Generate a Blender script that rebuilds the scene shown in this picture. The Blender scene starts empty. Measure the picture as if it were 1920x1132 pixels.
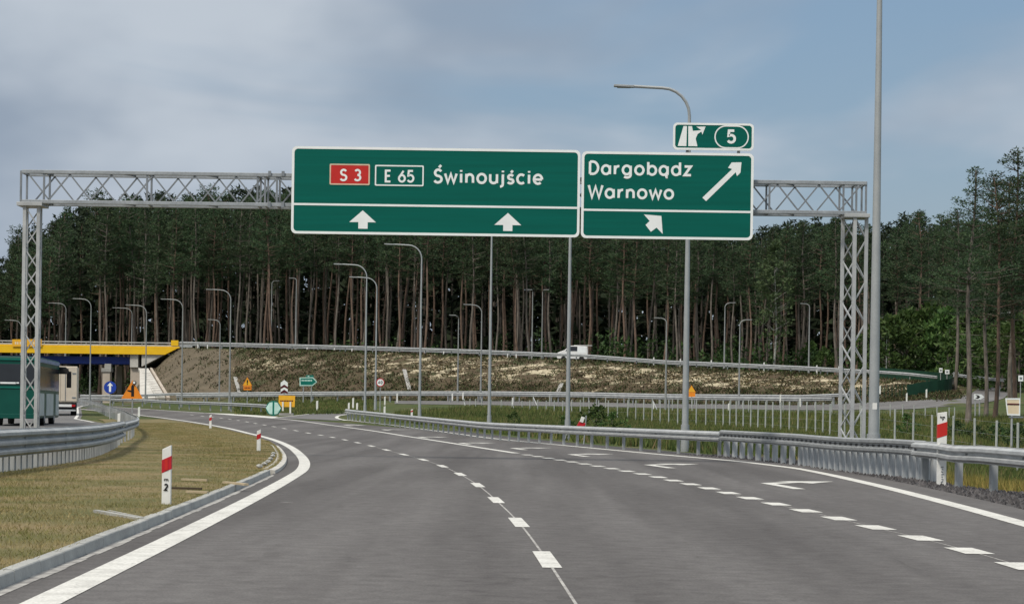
import bpy, bmesh, math, random
import numpy as np
from mathutils import Vector, Matrix

random.seed(7)
RNG = np.random.default_rng(7)
scene = bpy.context.scene
COL = scene.collection
R = math.radians

# ------------------------------------------------------------------ camera
F, HX, HY, H, ROLL = 4100.0, 960.0, 771.0, 1.25, R(0.80)
cam_d = bpy.data.cameras.new('camera')
cam = bpy.data.objects.new('camera', cam_d)
COL.objects.link(cam)
cam.location = (0, 0, H)
cam.rotation_euler = (R(90), -ROLL, 0)
cam_d.sensor_width = 36.0
cam_d.lens = 36.0 * F / 1920.0
cam_d.shift_y = (HY - 566.0) / 1920.0
cam_d.clip_start = 0.3
cam_d.clip_end = 6000.0
scene.camera = cam

# ------------------------------------------------------------------ world and sun
SUN_EL, SUN_AZ = R(52), R(215)          # azimuth clockwise from +Y
world = bpy.data.worlds.new('World')
scene.world = world
world.use_nodes = True
nt = world.node_tree
for n in list(nt.nodes):
    nt.nodes.remove(n)
def N(t, **kw):
    n = nt.nodes.new(t)
    for k, v in kw.items():
        setattr(n, k, v)
    return n
def L(a, b):
    nt.links.new(a, b)
w_out = N('ShaderNodeOutputWorld'); w_bg = N('ShaderNodeBackground'); w_bg.inputs[1].default_value = 0.10
sky = N('ShaderNodeTexSky'); sky.sky_type = 'NISHITA'; sky.sun_disc = False
sky.sun_elevation = SUN_EL; sky.sun_rotation = SUN_AZ; sky.air_density = 1.6; sky.dust_density = 0.6
tc = N('ShaderNodeTexCoord')
mp = N('ShaderNodeMapping'); mp.inputs['Scale'].default_value = (3.2, 3.2, 12.0); mp.inputs['Location'].default_value = (0.35, 0.0, 0.55)
L(tc.outputs['Generated'], mp.inputs[0])
n1 = N('ShaderNodeTexNoise'); n1.inputs['Scale'].default_value = 1.0; n1.inputs['Detail'].default_value = 4.5; n1.inputs['Roughness'].default_value = 0.50
n1.inputs['Distortion'].default_value = 0.5
L(mp.outputs[0], n1.inputs['Vector'])
sep = N('ShaderNodeSeparateXYZ'); L(tc.outputs['Generated'], sep.inputs[0])
def wmath(op, a, b=None, c=None):
    m = N('ShaderNodeMath', operation=op)
    for i, v in enumerate((a, b, c)):
        if v is None: continue
        if isinstance(v, (int, float)): m.inputs[i].default_value = v
        else: L(v, m.inputs[i])
    return m.outputs[0]
def wramp(fac, stops):
    r = N('ShaderNodeValToRGB'); L(fac, r.inputs[0])
    e = r.color_ramp.elements
    e[0].position, e[0].color = stops[0][0], (*stops[0][1], 1)
    e[1].position, e[1].color = stops[-1][0], (*stops[-1][1], 1)
    for p, c in stops[1:-1]:
        q = e.new(p); q.color = (*c, 1)
    r.color_ramp.interpolation = 'EASE'
    return r.outputs[0]
# cloud cover: broken, thicker towards the west (-X) and upwards
cover = wmath('ADD', n1.outputs['Fac'], wmath('MULTIPLY', sep.outputs['X'], -0.50))
cover = wmath('ADD', cover, wmath('MULTIPLY', sep.outputs['Z'], 0.55))
mask = wramp(cover, [(0.42, (0, 0, 0)), (0.68, (1, 1, 1))])
mp2 = N('ShaderNodeMapping'); mp2.inputs['Scale'].default_value = (6, 6, 12); mp2.inputs['Location'].default_value = (1.7, 0.3, 0.2)
L(tc.outputs['Generated'], mp2.inputs[0])
n2 = N('ShaderNodeTexNoise'); n2.inputs['Scale'].default_value = 1.0; n2.inputs['Detail'].default_value = 4; L(mp2.outputs[0], n2.inputs['Vector'])
ccol = wramp(n2.outputs['Fac'], [(0.34, (2.30, 2.80, 3.50)), (0.66, (3.95, 4.40, 4.95))])
mixw = N('ShaderNodeMix', data_type='RGBA'); L(mask, mixw.inputs['Factor'])
skyblue = N('ShaderNodeMix', data_type='RGBA'); skyblue.inputs['Factor'].default_value = 0.75
L(sky.outputs[0], skyblue.inputs['A']); skyblue.inputs['B'].default_value = (1.10, 1.90, 3.25, 1)
L(skyblue.outputs['Result'], mixw.inputs['A']); L(ccol, mixw.inputs['B'])
# the cloud deck is brightest overhead
up = wramp(sep.outputs['Z'], [(0.20, (1, 1, 1)), (0.75, (2.75, 2.4, 2.05))])
mul = N('ShaderNodeMix', data_type='RGBA', blend_type='MULTIPLY'); mul.inputs['Factor'].default_value = 1.0
L(mixw.outputs['Result'], mul.inputs['A']); L(up, mul.inputs['B'])
L(mul.outputs['Result'], w_bg.inputs[0]); L(w_bg.outputs[0], w_out.inputs[0])

sun_d = bpy.data.lights.new('sun', 'SUN')
sun_d.energy = 2.1; sun_d.angle = R(10); sun_d.color = (1.0, 0.93, 0.83)
sun = bpy.data.objects.new('sun', sun_d); COL.objects.link(sun)
sdir = Vector((math.sin(SUN_AZ) * math.cos(SUN_EL), math.cos(SUN_AZ) * math.cos(SUN_EL), math.sin(SUN_EL)))
sun.rotation_euler = sdir.to_track_quat('Z', 'Y').to_euler()
sun.location = (0, 0, 60)

scene.view_settings.view_transform = 'Standard'
scene.view_settings.look = 'None'
scene.view_settings.exposure = 0.38
scene.view_settings.gamma = 1.0
scene.cycles.max_bounces = 5
scene.cycles.diffuse_bounces = 3
scene.cycles.glossy_bounces = 2
scene.cycles.transparent_max_bounces = 4

# ------------------------------------------------------------------ photograph <-> world
cr, sr = math.cos(ROLL), math.sin(ROLL)
def unroll(px, py):
    dx, dy = px - HX, py - HY
    return dx * cr + dy * sr, -dx * sr + dy * cr
def at(px, py, Y):
    u, v = unroll(px, py)
    return Vector((u * Y / F, Y, H - v * Y / F))
def xat(px, Y, py=771):
    u, v = unroll(px, py)
    return u * Y / F

# ------------------------------------------------------------------ terrain heights
GC = [   # photograph column: eleven knots of (distance, height); 6 = foot of the embankment, 7 = its crest
 (-420, [(0,0),(60,0),(115,.1),(140,.15),(170,.2),(210,.7),(258,1.4),(276,8.7),(296,8.7),(330,7),(1600,8)]),
 (-310, [(0,0),(60,0),(115,.1),(140,.15),(170,.2),(210,.7),(258,1.4),(276,8.7),(296,8.7),(330,6),(1600,8)]),
 (-290, [(0,0),(60,0),(115,.1),(140,.15),(170,.2),(210,.7),(258,1.3),(276,1.45),(296,1.6),(380,5),(1600,8)]),
 (225,  [(0,0),(60,0),(115,.1),(140,.28),(170,.5),(210,1.0),(255,1.5),(276,1.6),(293,1.7),(380,5),(1600,8)]),
 (330,  [(0,0),(60,0),(100,.05),(130,.25),(165,.5),(220,1.15),(255,1.9),(276,8.7),(293,8.7),(312,7.5),(1600,8)]),
 (550,  [(0,0),(60,0),(100,.08),(130,.3),(165,.65),(200,1.15),(243,2.1),(263,8.2),(281,8.2),(300,7.2),(1600,8)]),
 (700,  [(0,0),(60,0),(100,.08),(130,.25),(160,.6),(190,1.5),(236,2.2),(257,7.9),(275,7.9),(295,7),(1600,8)]),
 (900,  [(0,0),(60,0),(95,0),(120,.12),(155,.5),(195,1.75),(227,2.3),(247,7.4),(265,7.4),(285,6.6),(1600,8)]),
 (1100, [(0,0),(55,0),(85,0),(120,.12),(155,.5),(192,1.7),(222,2.3),(242,6.9),(260,6.9),(280,6),(1600,8)]),
 (1250, [(0,0),(50,0),(70,0),(105,0),(150,.3),(190,1.6),(217,2.2),(235,6.2),(253,6.2),(275,5.4),(1600,8)]),
 (1500, [(0,0),(45,0),(60,0),(90,-.1),(145,.35),(185,1.6),(207,2.2),(224,5.55),(242,5.5),(262,5),(1600,8)]),
 (1700, [(0,0),(45,0),(60,-.2),(90,-.4),(140,.4),(178,1.75),(197,2.7),(212,4.8),(230,4.8),(250,4.5),(1600,8)]),
 (1790, [(0,0),(38,0),(55,-.4),(80,-.6),(130,.4),(170,1.8),(190,3.0),(213,4.3),(235,4.5),(260,4.5),(1600,8)]),
 (1900, [(0,0),(36,0),(50,-.5),(75,-.8),(130,.5),(165,1.8),(190,3.2),(215,4.3),(240,4.5),(300,4.7),(1600,8)]),
 (2500, [(0,0),(30,0),(50,-.5),(75,-.8),(130,.5),(165,1.8),(190,3.2),(215,4.3),(240,4.5),(300,4.7),(1600,8)]),
]
GPX = np.array([c[0] for c in GC], float)
KY = np.array([[k[0] for k in c[1]] for c in GC], float); KZ = np.array([[k[1] for k in c[1]] for c in GC], float)
def Gn(X, Y):
    X = np.asarray(X, float); Y = np.asarray(Y, float)
    shp = np.broadcast(X, Y).shape
    X = np.broadcast_to(X, shp).ravel(); Y = np.broadcast_to(Y, shp).ravel()
    Yc = np.clip(Y, 1.0, 1599.0)
    px = np.clip(HX + F * X / Yc, GPX[0], GPX[-1])
    i = np.clip(np.searchsorted(GPX, px) - 1, 0, len(GPX) - 2)
    t = ((px - GPX[i]) / (GPX[i + 1] - GPX[i]))[:, None]
    ky = KY[i] * (1 - t) + KY[i + 1] * t; kz = KZ[i] * (1 - t) + KZ[i + 1] * t
    k = np.clip((Yc[:, None] >= ky).sum(1) - 1, 0, ky.shape[1] - 2); j = np.arange(len(px))
    f = (Yc - ky[j, k]) / (ky[j, k + 1] - ky[j, k])
    return (kz[j, k] * (1 - f) + kz[j, k + 1] * f).reshape(shp)
def G(X, Y):
    return float(Gn(X, Y))
_MY = np.concatenate([np.arange(5, 60, .02), np.arange(60, 420, .05)])
def gp(px, py):
    """where the line of sight through a photograph pixel meets the ground"""
    u, v = unroll(px, py)
    d = (H - v * _MY / F) - Gn(u * _MY / F, _MY)
    k = np.nonzero(d <= 0)[0]
    Y = _MY[k[0]] if len(k) else 400.0
    return Vector((u * Y / F, Y, G(u * Y / F, Y)))

# ------------------------------------------------------------------ materials
def pmat(name, c, c2=None, scale=4.0, rough=0.6, metal=0.0, bump=0.0, detail=4.0, stretch=(1, 1, 1), spread=(0.35, 0.65), fine=None, spec=.25):
    m = bpy.data.materials.new(name); m.use_nodes = True
    t = m.node_tree; b = t.nodes['Principled BSDF']
    b.inputs['Roughness'].default_value = rough; b.inputs['Metallic'].default_value = metal; b.inputs['Specular IOR Level'].default_value = spec
    if c2 is None:
        c2 = tuple(min(1, x * 0.82) for x in c)
    co = t.nodes.new('ShaderNodeTexCoord'); mpn = t.nodes.new('ShaderNodeMapping'); mpn.inputs['Scale'].default_value = stretch
    t.links.new(co.outputs['Object'], mpn.inputs[0])
    n = t.nodes.new('ShaderNodeTexNoise'); n.inputs['Scale'].default_value = scale; n.inputs['Detail'].default_value = detail
    t.links.new(mpn.outputs[0], n.inputs['Vector'])
    r = t.nodes.new('ShaderNodeValToRGB')
    r.color_ramp.elements[0].position = spread[0]; r.color_ramp.elements[1].position = spread[1]
    r.color_ramp.elements[0].color = (*c, 1); r.color_ramp.elements[1].color = (*c2, 1)
    t.links.new(n.outputs['Fac'], r.inputs[0])
    out = r.outputs[0]
    if fine:
        n2_ = t.nodes.new('ShaderNodeTexNoise'); n2_.inputs['Scale'].default_value = fine[0]; n2_.inputs['Detail'].default_value = 3
        t.links.new(mpn.outputs[0], n2_.inputs['Vector'])
        r2 = t.nodes.new('ShaderNodeValToRGB')
        r2.color_ramp.elements[0].position = 0.3; r2.color_ramp.elements[1].position = 0.7
        k0, k1 = 1 - fine[1], 1.0
        r2.color_ramp.elements[0].color = (k0, k0, k0, 1); r2.color_ramp.elements[1].color = (k1, k1, k1, 1)
        t.links.new(n2_.outputs['Fac'], r2.inputs[0])
        mx = t.nodes.new('ShaderNodeMix'); mx.data_type = 'RGBA'; mx.blend_type = 'MULTIPLY'; mx.inputs['Factor'].default_value = 1
        t.links.new(out, mx.inputs['A']); t.links.new(r2.outputs[0], mx.inputs['B'])
        out = mx.outputs['Result']
    t.links.new(out, b.inputs['Base Color'])
    if bump:
        bp = t.nodes.new('ShaderNodeBump'); bp.inputs['Strength'].default_value = bump; bp.inputs['Distance'].default_value = 0.02
        t.links.new(n.outputs['Fac'], bp.inputs['Height']); t.links.new(bp.outputs[0], b.inputs['Normal'])
    return m

def island_mat(name, stops, rough=0.8, trans=0.0, objrand=0.0):
    """foliage: every blade or needle clump takes its own colour from the ramp"""
    m = bpy.data.materials.new(name); m.use_nodes = True
    t = m.node_tree; b = t.nodes['Principled BSDF']; b.inputs['Roughness'].default_value = rough
    b.inputs['Specular IOR Level'].default_value = 0.2
    g = t.nodes.new('ShaderNodeNewGeometry')
    r = t.nodes.new('ShaderNodeValToRGB')
    e = r.color_ramp.elements
    e[0].position, e[0].color = stops[0][0], (*stops[0][1], 1)
    e[1].position, e[1].color = stops[-1][0], (*stops[-1][1], 1)
    for p, c in stops[1:-1]:
        q = e.new(p); q.color = (*c, 1)
    t.links.new(g.outputs['Random Per Island'], r.inputs[0])
    out = r.outputs[0]
    if objrand:
        oi = t.nodes.new('ShaderNodeObjectInfo'); hs = t.nodes.new('ShaderNodeHueSaturation')
        mr = t.nodes.new('ShaderNodeMapRange'); mr.inputs['To Min'].default_value = 1 - objrand; mr.inputs['To Max'].default_value = 1 + objrand
        t.links.new(oi.outputs['Random'], mr.inputs['Value']); t.links.new(mr.outputs[0], hs.inputs['Value'])
        mr2 = t.nodes.new('ShaderNodeMapRange'); mr2.inputs['To Min'].default_value = 0.485; mr2.inputs['To Max'].default_value = 0.515
        t.links.new(oi.outputs['Random'], mr2.inputs['Value']); t.links.new(mr2.outputs[0], hs.inputs['Hue'])
        t.links.new(out, hs.inputs['Color']); out = hs.outputs[0]
    t.links.new(out, b.inputs['Base Color'])
    if trans:
        td = t.nodes.new('ShaderNodeBsdfTranslucent'); t.links.new(out, td.inputs[0])
        ms = t.nodes.new('ShaderNodeMixShader'); ms.inputs[0].default_value = trans
        t.links.new(b.outputs[0], ms.inputs[1]); t.links.new(td.outputs[0], ms.inputs[2])
        t.links.new(ms.outputs[0], t.nodes['Material Output'].inputs[0])
    return m

M = {}
M['steel'] = pmat('galvanised_steel', (.48, .495, .495), (.37, .385, .39), 3.0, .52, .2, fine=(40, .12))
M['steel_dull'] = pmat('weathered_galvanised_steel', (.42, .435, .435), (.31, .325, .33), 2.5, .6, .12, fine=(18, .2), stretch=(1, 1, .25))
M['steel_mid'] = pmat('mid_grey_zinc', (.34, .355, .36), (.27, .285, .29), 3, .6, .12, fine=(18, .25))
M['steel_pale'] = pmat('pale_streaked_zinc', (.56, .58, .58), (.38, .40, .41), 3, .65, .05, stretch=(2.5, 2.5, .3), fine=(16, .25))
M['steel_truss'] = pmat('blue_grey_zinc', (.36, .39, .415), (.29, .315, .335), 2.5, .5, .2, fine=(22, .2))
M['pale_concrete'] = pmat('pale_new_concrete', (.58, .56, .51), (.46, .44, .40), 1.2, .85, fine=(20, .15))
M['steel_dark'] = pmat('grey_painted_steel', (.24, .26, .28), (.18, .20, .22), 3, .5, .3)
M['fence_post'] = pmat('pale_fence_post', (.40, .42, .39), (.32, .34, .32), 4, .6)
M['lamp'] = pmat('lamp_grey_paint', (.40, .42, .42), (.33, .35, .355), 1.2, .45, .25, fine=(25, .1))
M['lamp_far'] = pmat('far_lamp_grey_paint', (.30, .31, .30), (.25, .26, .255), 1.2, .5, .2)
M['green_sign'] = pmat('green_sign_sheeting', (.003, .112, .087), (.003, .095, .073), 1.1, .55, stretch=(.25, 1, 9), spec=.08)
M['white_sign'] = pmat('white_sign_sheeting', (.80, .83, .82), (.74, .77, .76), 2, .5)
M['red_sign'] = pmat('red_sign_sheeting', (.52, .028, .022), (.46, .024, .02), 3, .45)
M['blue_sign'] = pmat('blue_sign_sheeting', (.015, .055, .36), None, 3, .45)
M['orange_sign'] = pmat('orange_sign_sheeting', (.80, .27, .025), (.74, .23, .02), 3, .5)
M['yellow_sign'] = pmat('yellow_sign_sheeting', (.78, .42, .03), (.72, .37, .03), 3, .5)
M['black_sign'] = pmat('black_sign_sheeting', (.015, .015, .016), None, 3, .5)
M['brown_sign'] = pmat('dark_red_brown_sheeting', (.09, .015, .02), None, 3, .5)
M['teal_sign'] = pmat('green_direction_sheeting', (.005, .16, .12), None, 3, .45)
M['pale_green'] = pmat('pale_mint_sheeting', (.50, .72, .64), None, 3, .45)
M['white_plastic'] = pmat('white_plastic', (.76, .76, .73), (.66, .66, .62), 6, .5)
M['red_plastic'] = pmat('red_reflector', (.50, .02, .03), (.42, .02, .03), 9, .35)
M['cream'] = pmat('cream_panel', (.74, .62, .44), (.66, .55, .38), 2, .6)
M['concrete'] = pmat('concrete', (.40, .39, .36), (.30, .295, .275), 1.3, .85, bump=.2, fine=(30, .2))
M['kerb'] = pmat('kerb_concrete', (.43, .43, .40), (.33, .33, .31), 2.0, .85, bump=.2, fine=(50, .2))
M['gutter'] = pmat('pale_grit', (.42, .41, .38), (.22, .21, .20), 7.0, .9)
M['yellow_paint'] = pmat('yellow_bridge_paint', (.80, .49, .014), (.74, .44, .014), .8, .5)
M['blue_paint'] = pmat('blue_girder_paint', (.03, .06, .32), (.025, .05, .26), .8, .5)
M['beige'] = pmat('beige_concrete', (.46, .40, .33), None, .8, .85)
M['bus_green'] = pmat('green_bus_paint', (.005, .075, .055), (.004, .064, .048), 1.0, .35)
M['bus_panel'] = pmat('grey_white_bus_panel', (.46, .52, .50), (.38, .43, .42), 2, .45)
M['glass_dark'] = pmat('dark_tinted_glass', (.022, .026, .032), None, 2, .12, spec=.5)
M['black_rubber'] = pmat('black_rubber', (.02, .02, .02), None, 5, .7)
M['white_paint'] = pmat('white_vehicle_paint', (.74, .74, .72), (.68, .68, .66), 1.5, .4)
M['cream_paint'] = pmat('cream_truck_body', (.60, .53, .43), (.54, .47, .38), 1.5, .5)
M['tail'] = pmat('red_lamp_glass', (.45, .015, .02), None, 5, .3)
M['mesh_green'] = pmat('green_screen_mesh', (.010, .046, .026), (.008, .036, .02), 1.5, .6)
M['bark_red'] = pmat('reddish_pine_bark', (.185, .125, .092), (.09, .066, .052), 5, .9, stretch=(1, 1, .25), bump=.3)
M['bark_grey'] = pmat('grey_brown_pine_bark', (.18, .155, .13), (.09, .078, .066), 5, .9, stretch=(1, 1, .25), bump=.3)
M['bark_birch'] = pmat('pale_birch_bark', (.36, .37, .33), (.12, .12, .11), 6, .8, stretch=(1, 1, 1.6))
M['needles'] = island_mat('pine_needles', [(0, (.030, .054, .028)), (.6, (.042, .073, .033)), (.9, (.058, .092, .039)), (1, (.078, .11, .046))], .75, .2, .25)
M['needles_far_shaded'] = island_mat('shaded_far_pine_needles', [(0, (.012, .022, .012)), (1, (.03, .043, .02))], .8, .1)  # deep wood: its shade is put into the colour, darker than the front pines
M['leaves'] = island_mat('broad_leaves', [(0, (.030, .062, .016)), (.6, (.055, .105, .026)), (1, (.10, .155, .042))], .6, .25, .2)
M['leaves_pale'] = island_mat('birch_leaves', [(0, (.045, .075, .032)), (.6, (.075, .115, .045)), (1, (.115, .15, .07))], .6, .25)
M['leaves_dark'] = island_mat('undergrowth_leaves', [(0, (.020, .045, .014)), (.6, (.040, .075, .022)), (1, (.07, .11, .035))], .6, .2, .2)
M['heath'] = island_mat('slope_tufts', [(0, (.042, .036, .02)), (.25, (.070, .046, .028)), (.5, (.034, .052, .018)), (.8, (.055, .075, .026)), (.92, (.09, .08, .036)), (1, (.17, .14, .08))], .9, .1)
M['dead_grass'] = island_mat('dry_shoulder_grass', [(0, (.30, .22, .07)), (.6, (.22, .19, .05)), (1, (.14, .15, .04))], .85, .15)
M['stones'] = island_mat('crushed_stone', [(0, (.045, .043, .045)), (.7, (.085, .08, .08)), (1, (.15, .14, .14))], .85)
M['straw'] = island_mat('pale_straw_matting', [(0, (.42, .36, .24)), (.6, (.33, .27, .17)), (1, (.52, .46, .33))], .9)

def patch_mat(name, A, B, scale, rough=.9, spread=(.42, .6), trans=.15):
    """ground cover: each blade picks a colour from one of two ramps, by where it stands"""
    m = island_mat(name, A, rough, 0)
    t = m.node_tree; b = t.nodes['Principled BSDF']
    ra = next(n for n in t.nodes if n.type == 'VALTORGB'); g = next(n for n in t.nodes if n.type == 'NEW_GEOMETRY')
    rb = t.nodes.new('ShaderNodeValToRGB'); e = rb.color_ramp.elements
    e[0].position, e[0].color = B[0][0], (*B[0][1], 1); e[1].position, e[1].color = B[-1][0], (*B[-1][1], 1)
    for p, c in B[1:-1]: q = e.new(p); q.color = (*c, 1)
    t.links.new(g.outputs['Random Per Island'], rb.inputs[0])
    co = t.nodes.new('ShaderNodeTexCoord'); n = t.nodes.new('ShaderNodeTexNoise'); n.inputs['Scale'].default_value = scale; n.inputs['Detail'].default_value = 4
    t.links.new(co.outputs['Object'], n.inputs['Vector'])
    mr = t.nodes.new('ShaderNodeMapRange'); mr.inputs['From Min'].default_value = spread[0]; mr.inputs['From Max'].default_value = spread[1]
    t.links.new(n.outputs['Fac'], mr.inputs['Value'])
    mx = t.nodes.new('ShaderNodeMix'); mx.data_type = 'RGBA'; t.links.new(mr.outputs[0], mx.inputs['Factor'])
    t.links.new(ra.outputs[0], mx.inputs['A']); t.links.new(rb.outputs[0], mx.inputs['B'])
    t.links.new(mx.outputs['Result'], b.inputs['Base Color'])
    td = t.nodes.new('ShaderNodeBsdfTranslucent'); t.links.new(mx.outputs['Result'], td.inputs[0])
    ms = t.nodes.new('ShaderNodeMixShader'); ms.inputs[0].default_value = trans
    t.links.new(b.outputs[0], ms.inputs[1]); t.links.new(td.outputs[0], ms.inputs[2]); t.links.new(ms.outputs[0], t.nodes['Material Output'].inputs[0])
    return m
M['grass'] = patch_mat('verge_grass', [(0, (.115, .13, .032)), (.4, (.165, .16, .048)), (.75, (.23, .195, .08)), (1, (.09, .11, .028))],
                       [(0, (.31, .25, .115)), (.5, (.245, .19, .08)), (.8, (.40, .325, .17)), (1, (.16, .135, .05))], .85, .9, (.42, .56))
M['weeds'] = patch_mat('field_weeds', [(0, (.040, .064, .018)), (.5, (.066, .096, .027)), (.85, (.10, .125, .04)), (1, (.17, .15, .07))],
                       [(0, (.085, .115, .03)), (.5, (.125, .15, .042)), (.8, (.165, .155, .055)), (1, (.20, .15, .08))], .22)

def paint_mat():
    """thermoplastic road paint: greyed patches and small worn-through spots"""
    m = pmat('road_paint', (.70, .69, .64), (.52, .51, .47), 3.2, .8, detail=8, spread=(.42, .72), fine=(38, .30))
    t = m.node_tree; b = t.nodes['Principled BSDF']; src = b.inputs['Base Color'].links[0].from_socket
    co = t.nodes.new('ShaderNodeTexCoord'); n = t.nodes.new('ShaderNodeTexNoise'); n.inputs['Scale'].default_value = 16; n.inputs['Detail'].default_value = 7; n.inputs['Roughness'].default_value = .65
    t.links.new(co.outputs['Object'], n.inputs['Vector'])
    mr = t.nodes.new('ShaderNodeMapRange'); mr.inputs['From Min'].default_value = .60; mr.inputs['From Max'].default_value = .68; mr.inputs['To Max'].default_value = .8
    t.links.new(n.outputs['Fac'], mr.inputs['Value'])
    mx = t.nodes.new('ShaderNodeMix'); mx.data_type = 'RGBA'; t.links.new(mr.outputs[0], mx.inputs['Factor']); t.links.new(src, mx.inputs['A']); mx.inputs['B'].default_value = (.16, .155, .15, 1)
    t.links.new(mx.outputs['Result'], b.inputs['Base Color'])
    return m
M['marking'] = paint_mat()
def asphalt_mat():
    m = bpy.data.materials.new('asphalt'); m.use_nodes = True
    t = m.node_tree; b = t.nodes['Principled BSDF']; b.inputs['Roughness'].default_value = .82
    b.inputs['Specular IOR Level'].default_value = .15
    co = t.nodes.new('ShaderNodeTexCoord')
    def noise(scale, detail, stretch=(1, 1, 1), dist=0.0):
        mpn = t.nodes.new('ShaderNodeMapping'); mpn.inputs['Scale'].default_value = stretch
        t.links.new(co.outputs['Object'], mpn.inputs[0])
        n = t.nodes.new('ShaderNodeTexNoise'); n.inputs['Scale'].default_value = scale; n.inputs['Detail'].default_value = detail
        n.inputs['Distortion'].default_value = dist
        t.links.new(mpn.outputs[0], n.inputs['Vector']); return n.outputs['Fac']
    def ramp(f, a, ca, b_, cb):
        r = t.nodes.new('ShaderNodeValToRGB'); t.links.new(f, r.inputs[0])
        r.color_ramp.elements[0].position = a; r.color_ramp.elements[0].color = (*ca, 1)
        r.color_ramp.elements[1].position = b_; r.color_ramp.elements[1].color = (*cb, 1)
        return r.outputs[0]
    def mul(a, b_):
        x = t.nodes.new('ShaderNodeMix'); x.data_type = 'RGBA'; x.blend_type = 'MULTIPLY'; x.inputs['Factor'].default_value = 1
        t.links.new(a, x.inputs['A']); t.links.new(b_, x.inputs['B']); return x.outputs['Result']
    c = ramp(noise(.45, 4, (1, .22, 1), .8), .32, (.141, .136, .132), .70, (.114, .109, .106))
    c = mul(c, ramp(noise(.8, 4, (1.1, .035, 1), .3), .38, (.74, .73, .73), .60, (1.02, 1.02, 1.02)))     # worn wheel bands
    c = mul(c, ramp(noise(2.6, 3, (1, .35, 1), 1.2), .30, (.86, .855, .85), .36, (1, 1, 1)))    # drips and damp marks
    c = mul(c, ramp(noise(5.0, 6), .30, (.80, .78, .78), .68, (1.06, 1.05, 1.04)))
    c = mul(c, ramp(noise(55, 3), .32, (.78, .78, .78), .70, (1.16, 1.155, 1.15)))               # grain of the stone
    t.links.new(c, b.inputs['Base Color'])
    bp = t.nodes.new('ShaderNodeBump'); bp.inputs['Strength'].default_value = .25; bp.inputs['Distance'].default_value = .006
    t.links.new(noise(70, 2), bp.inputs['Height']); t.links.new(bp.outputs[0], b.inputs['Normal'])
    return m
M['asphalt'] = asphalt_mat()
M['asphalt_far'] = pmat('light_asphalt', (.17, .165, .16), (.125, .12, .118), .25, .85, fine=(3, .2))

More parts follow.
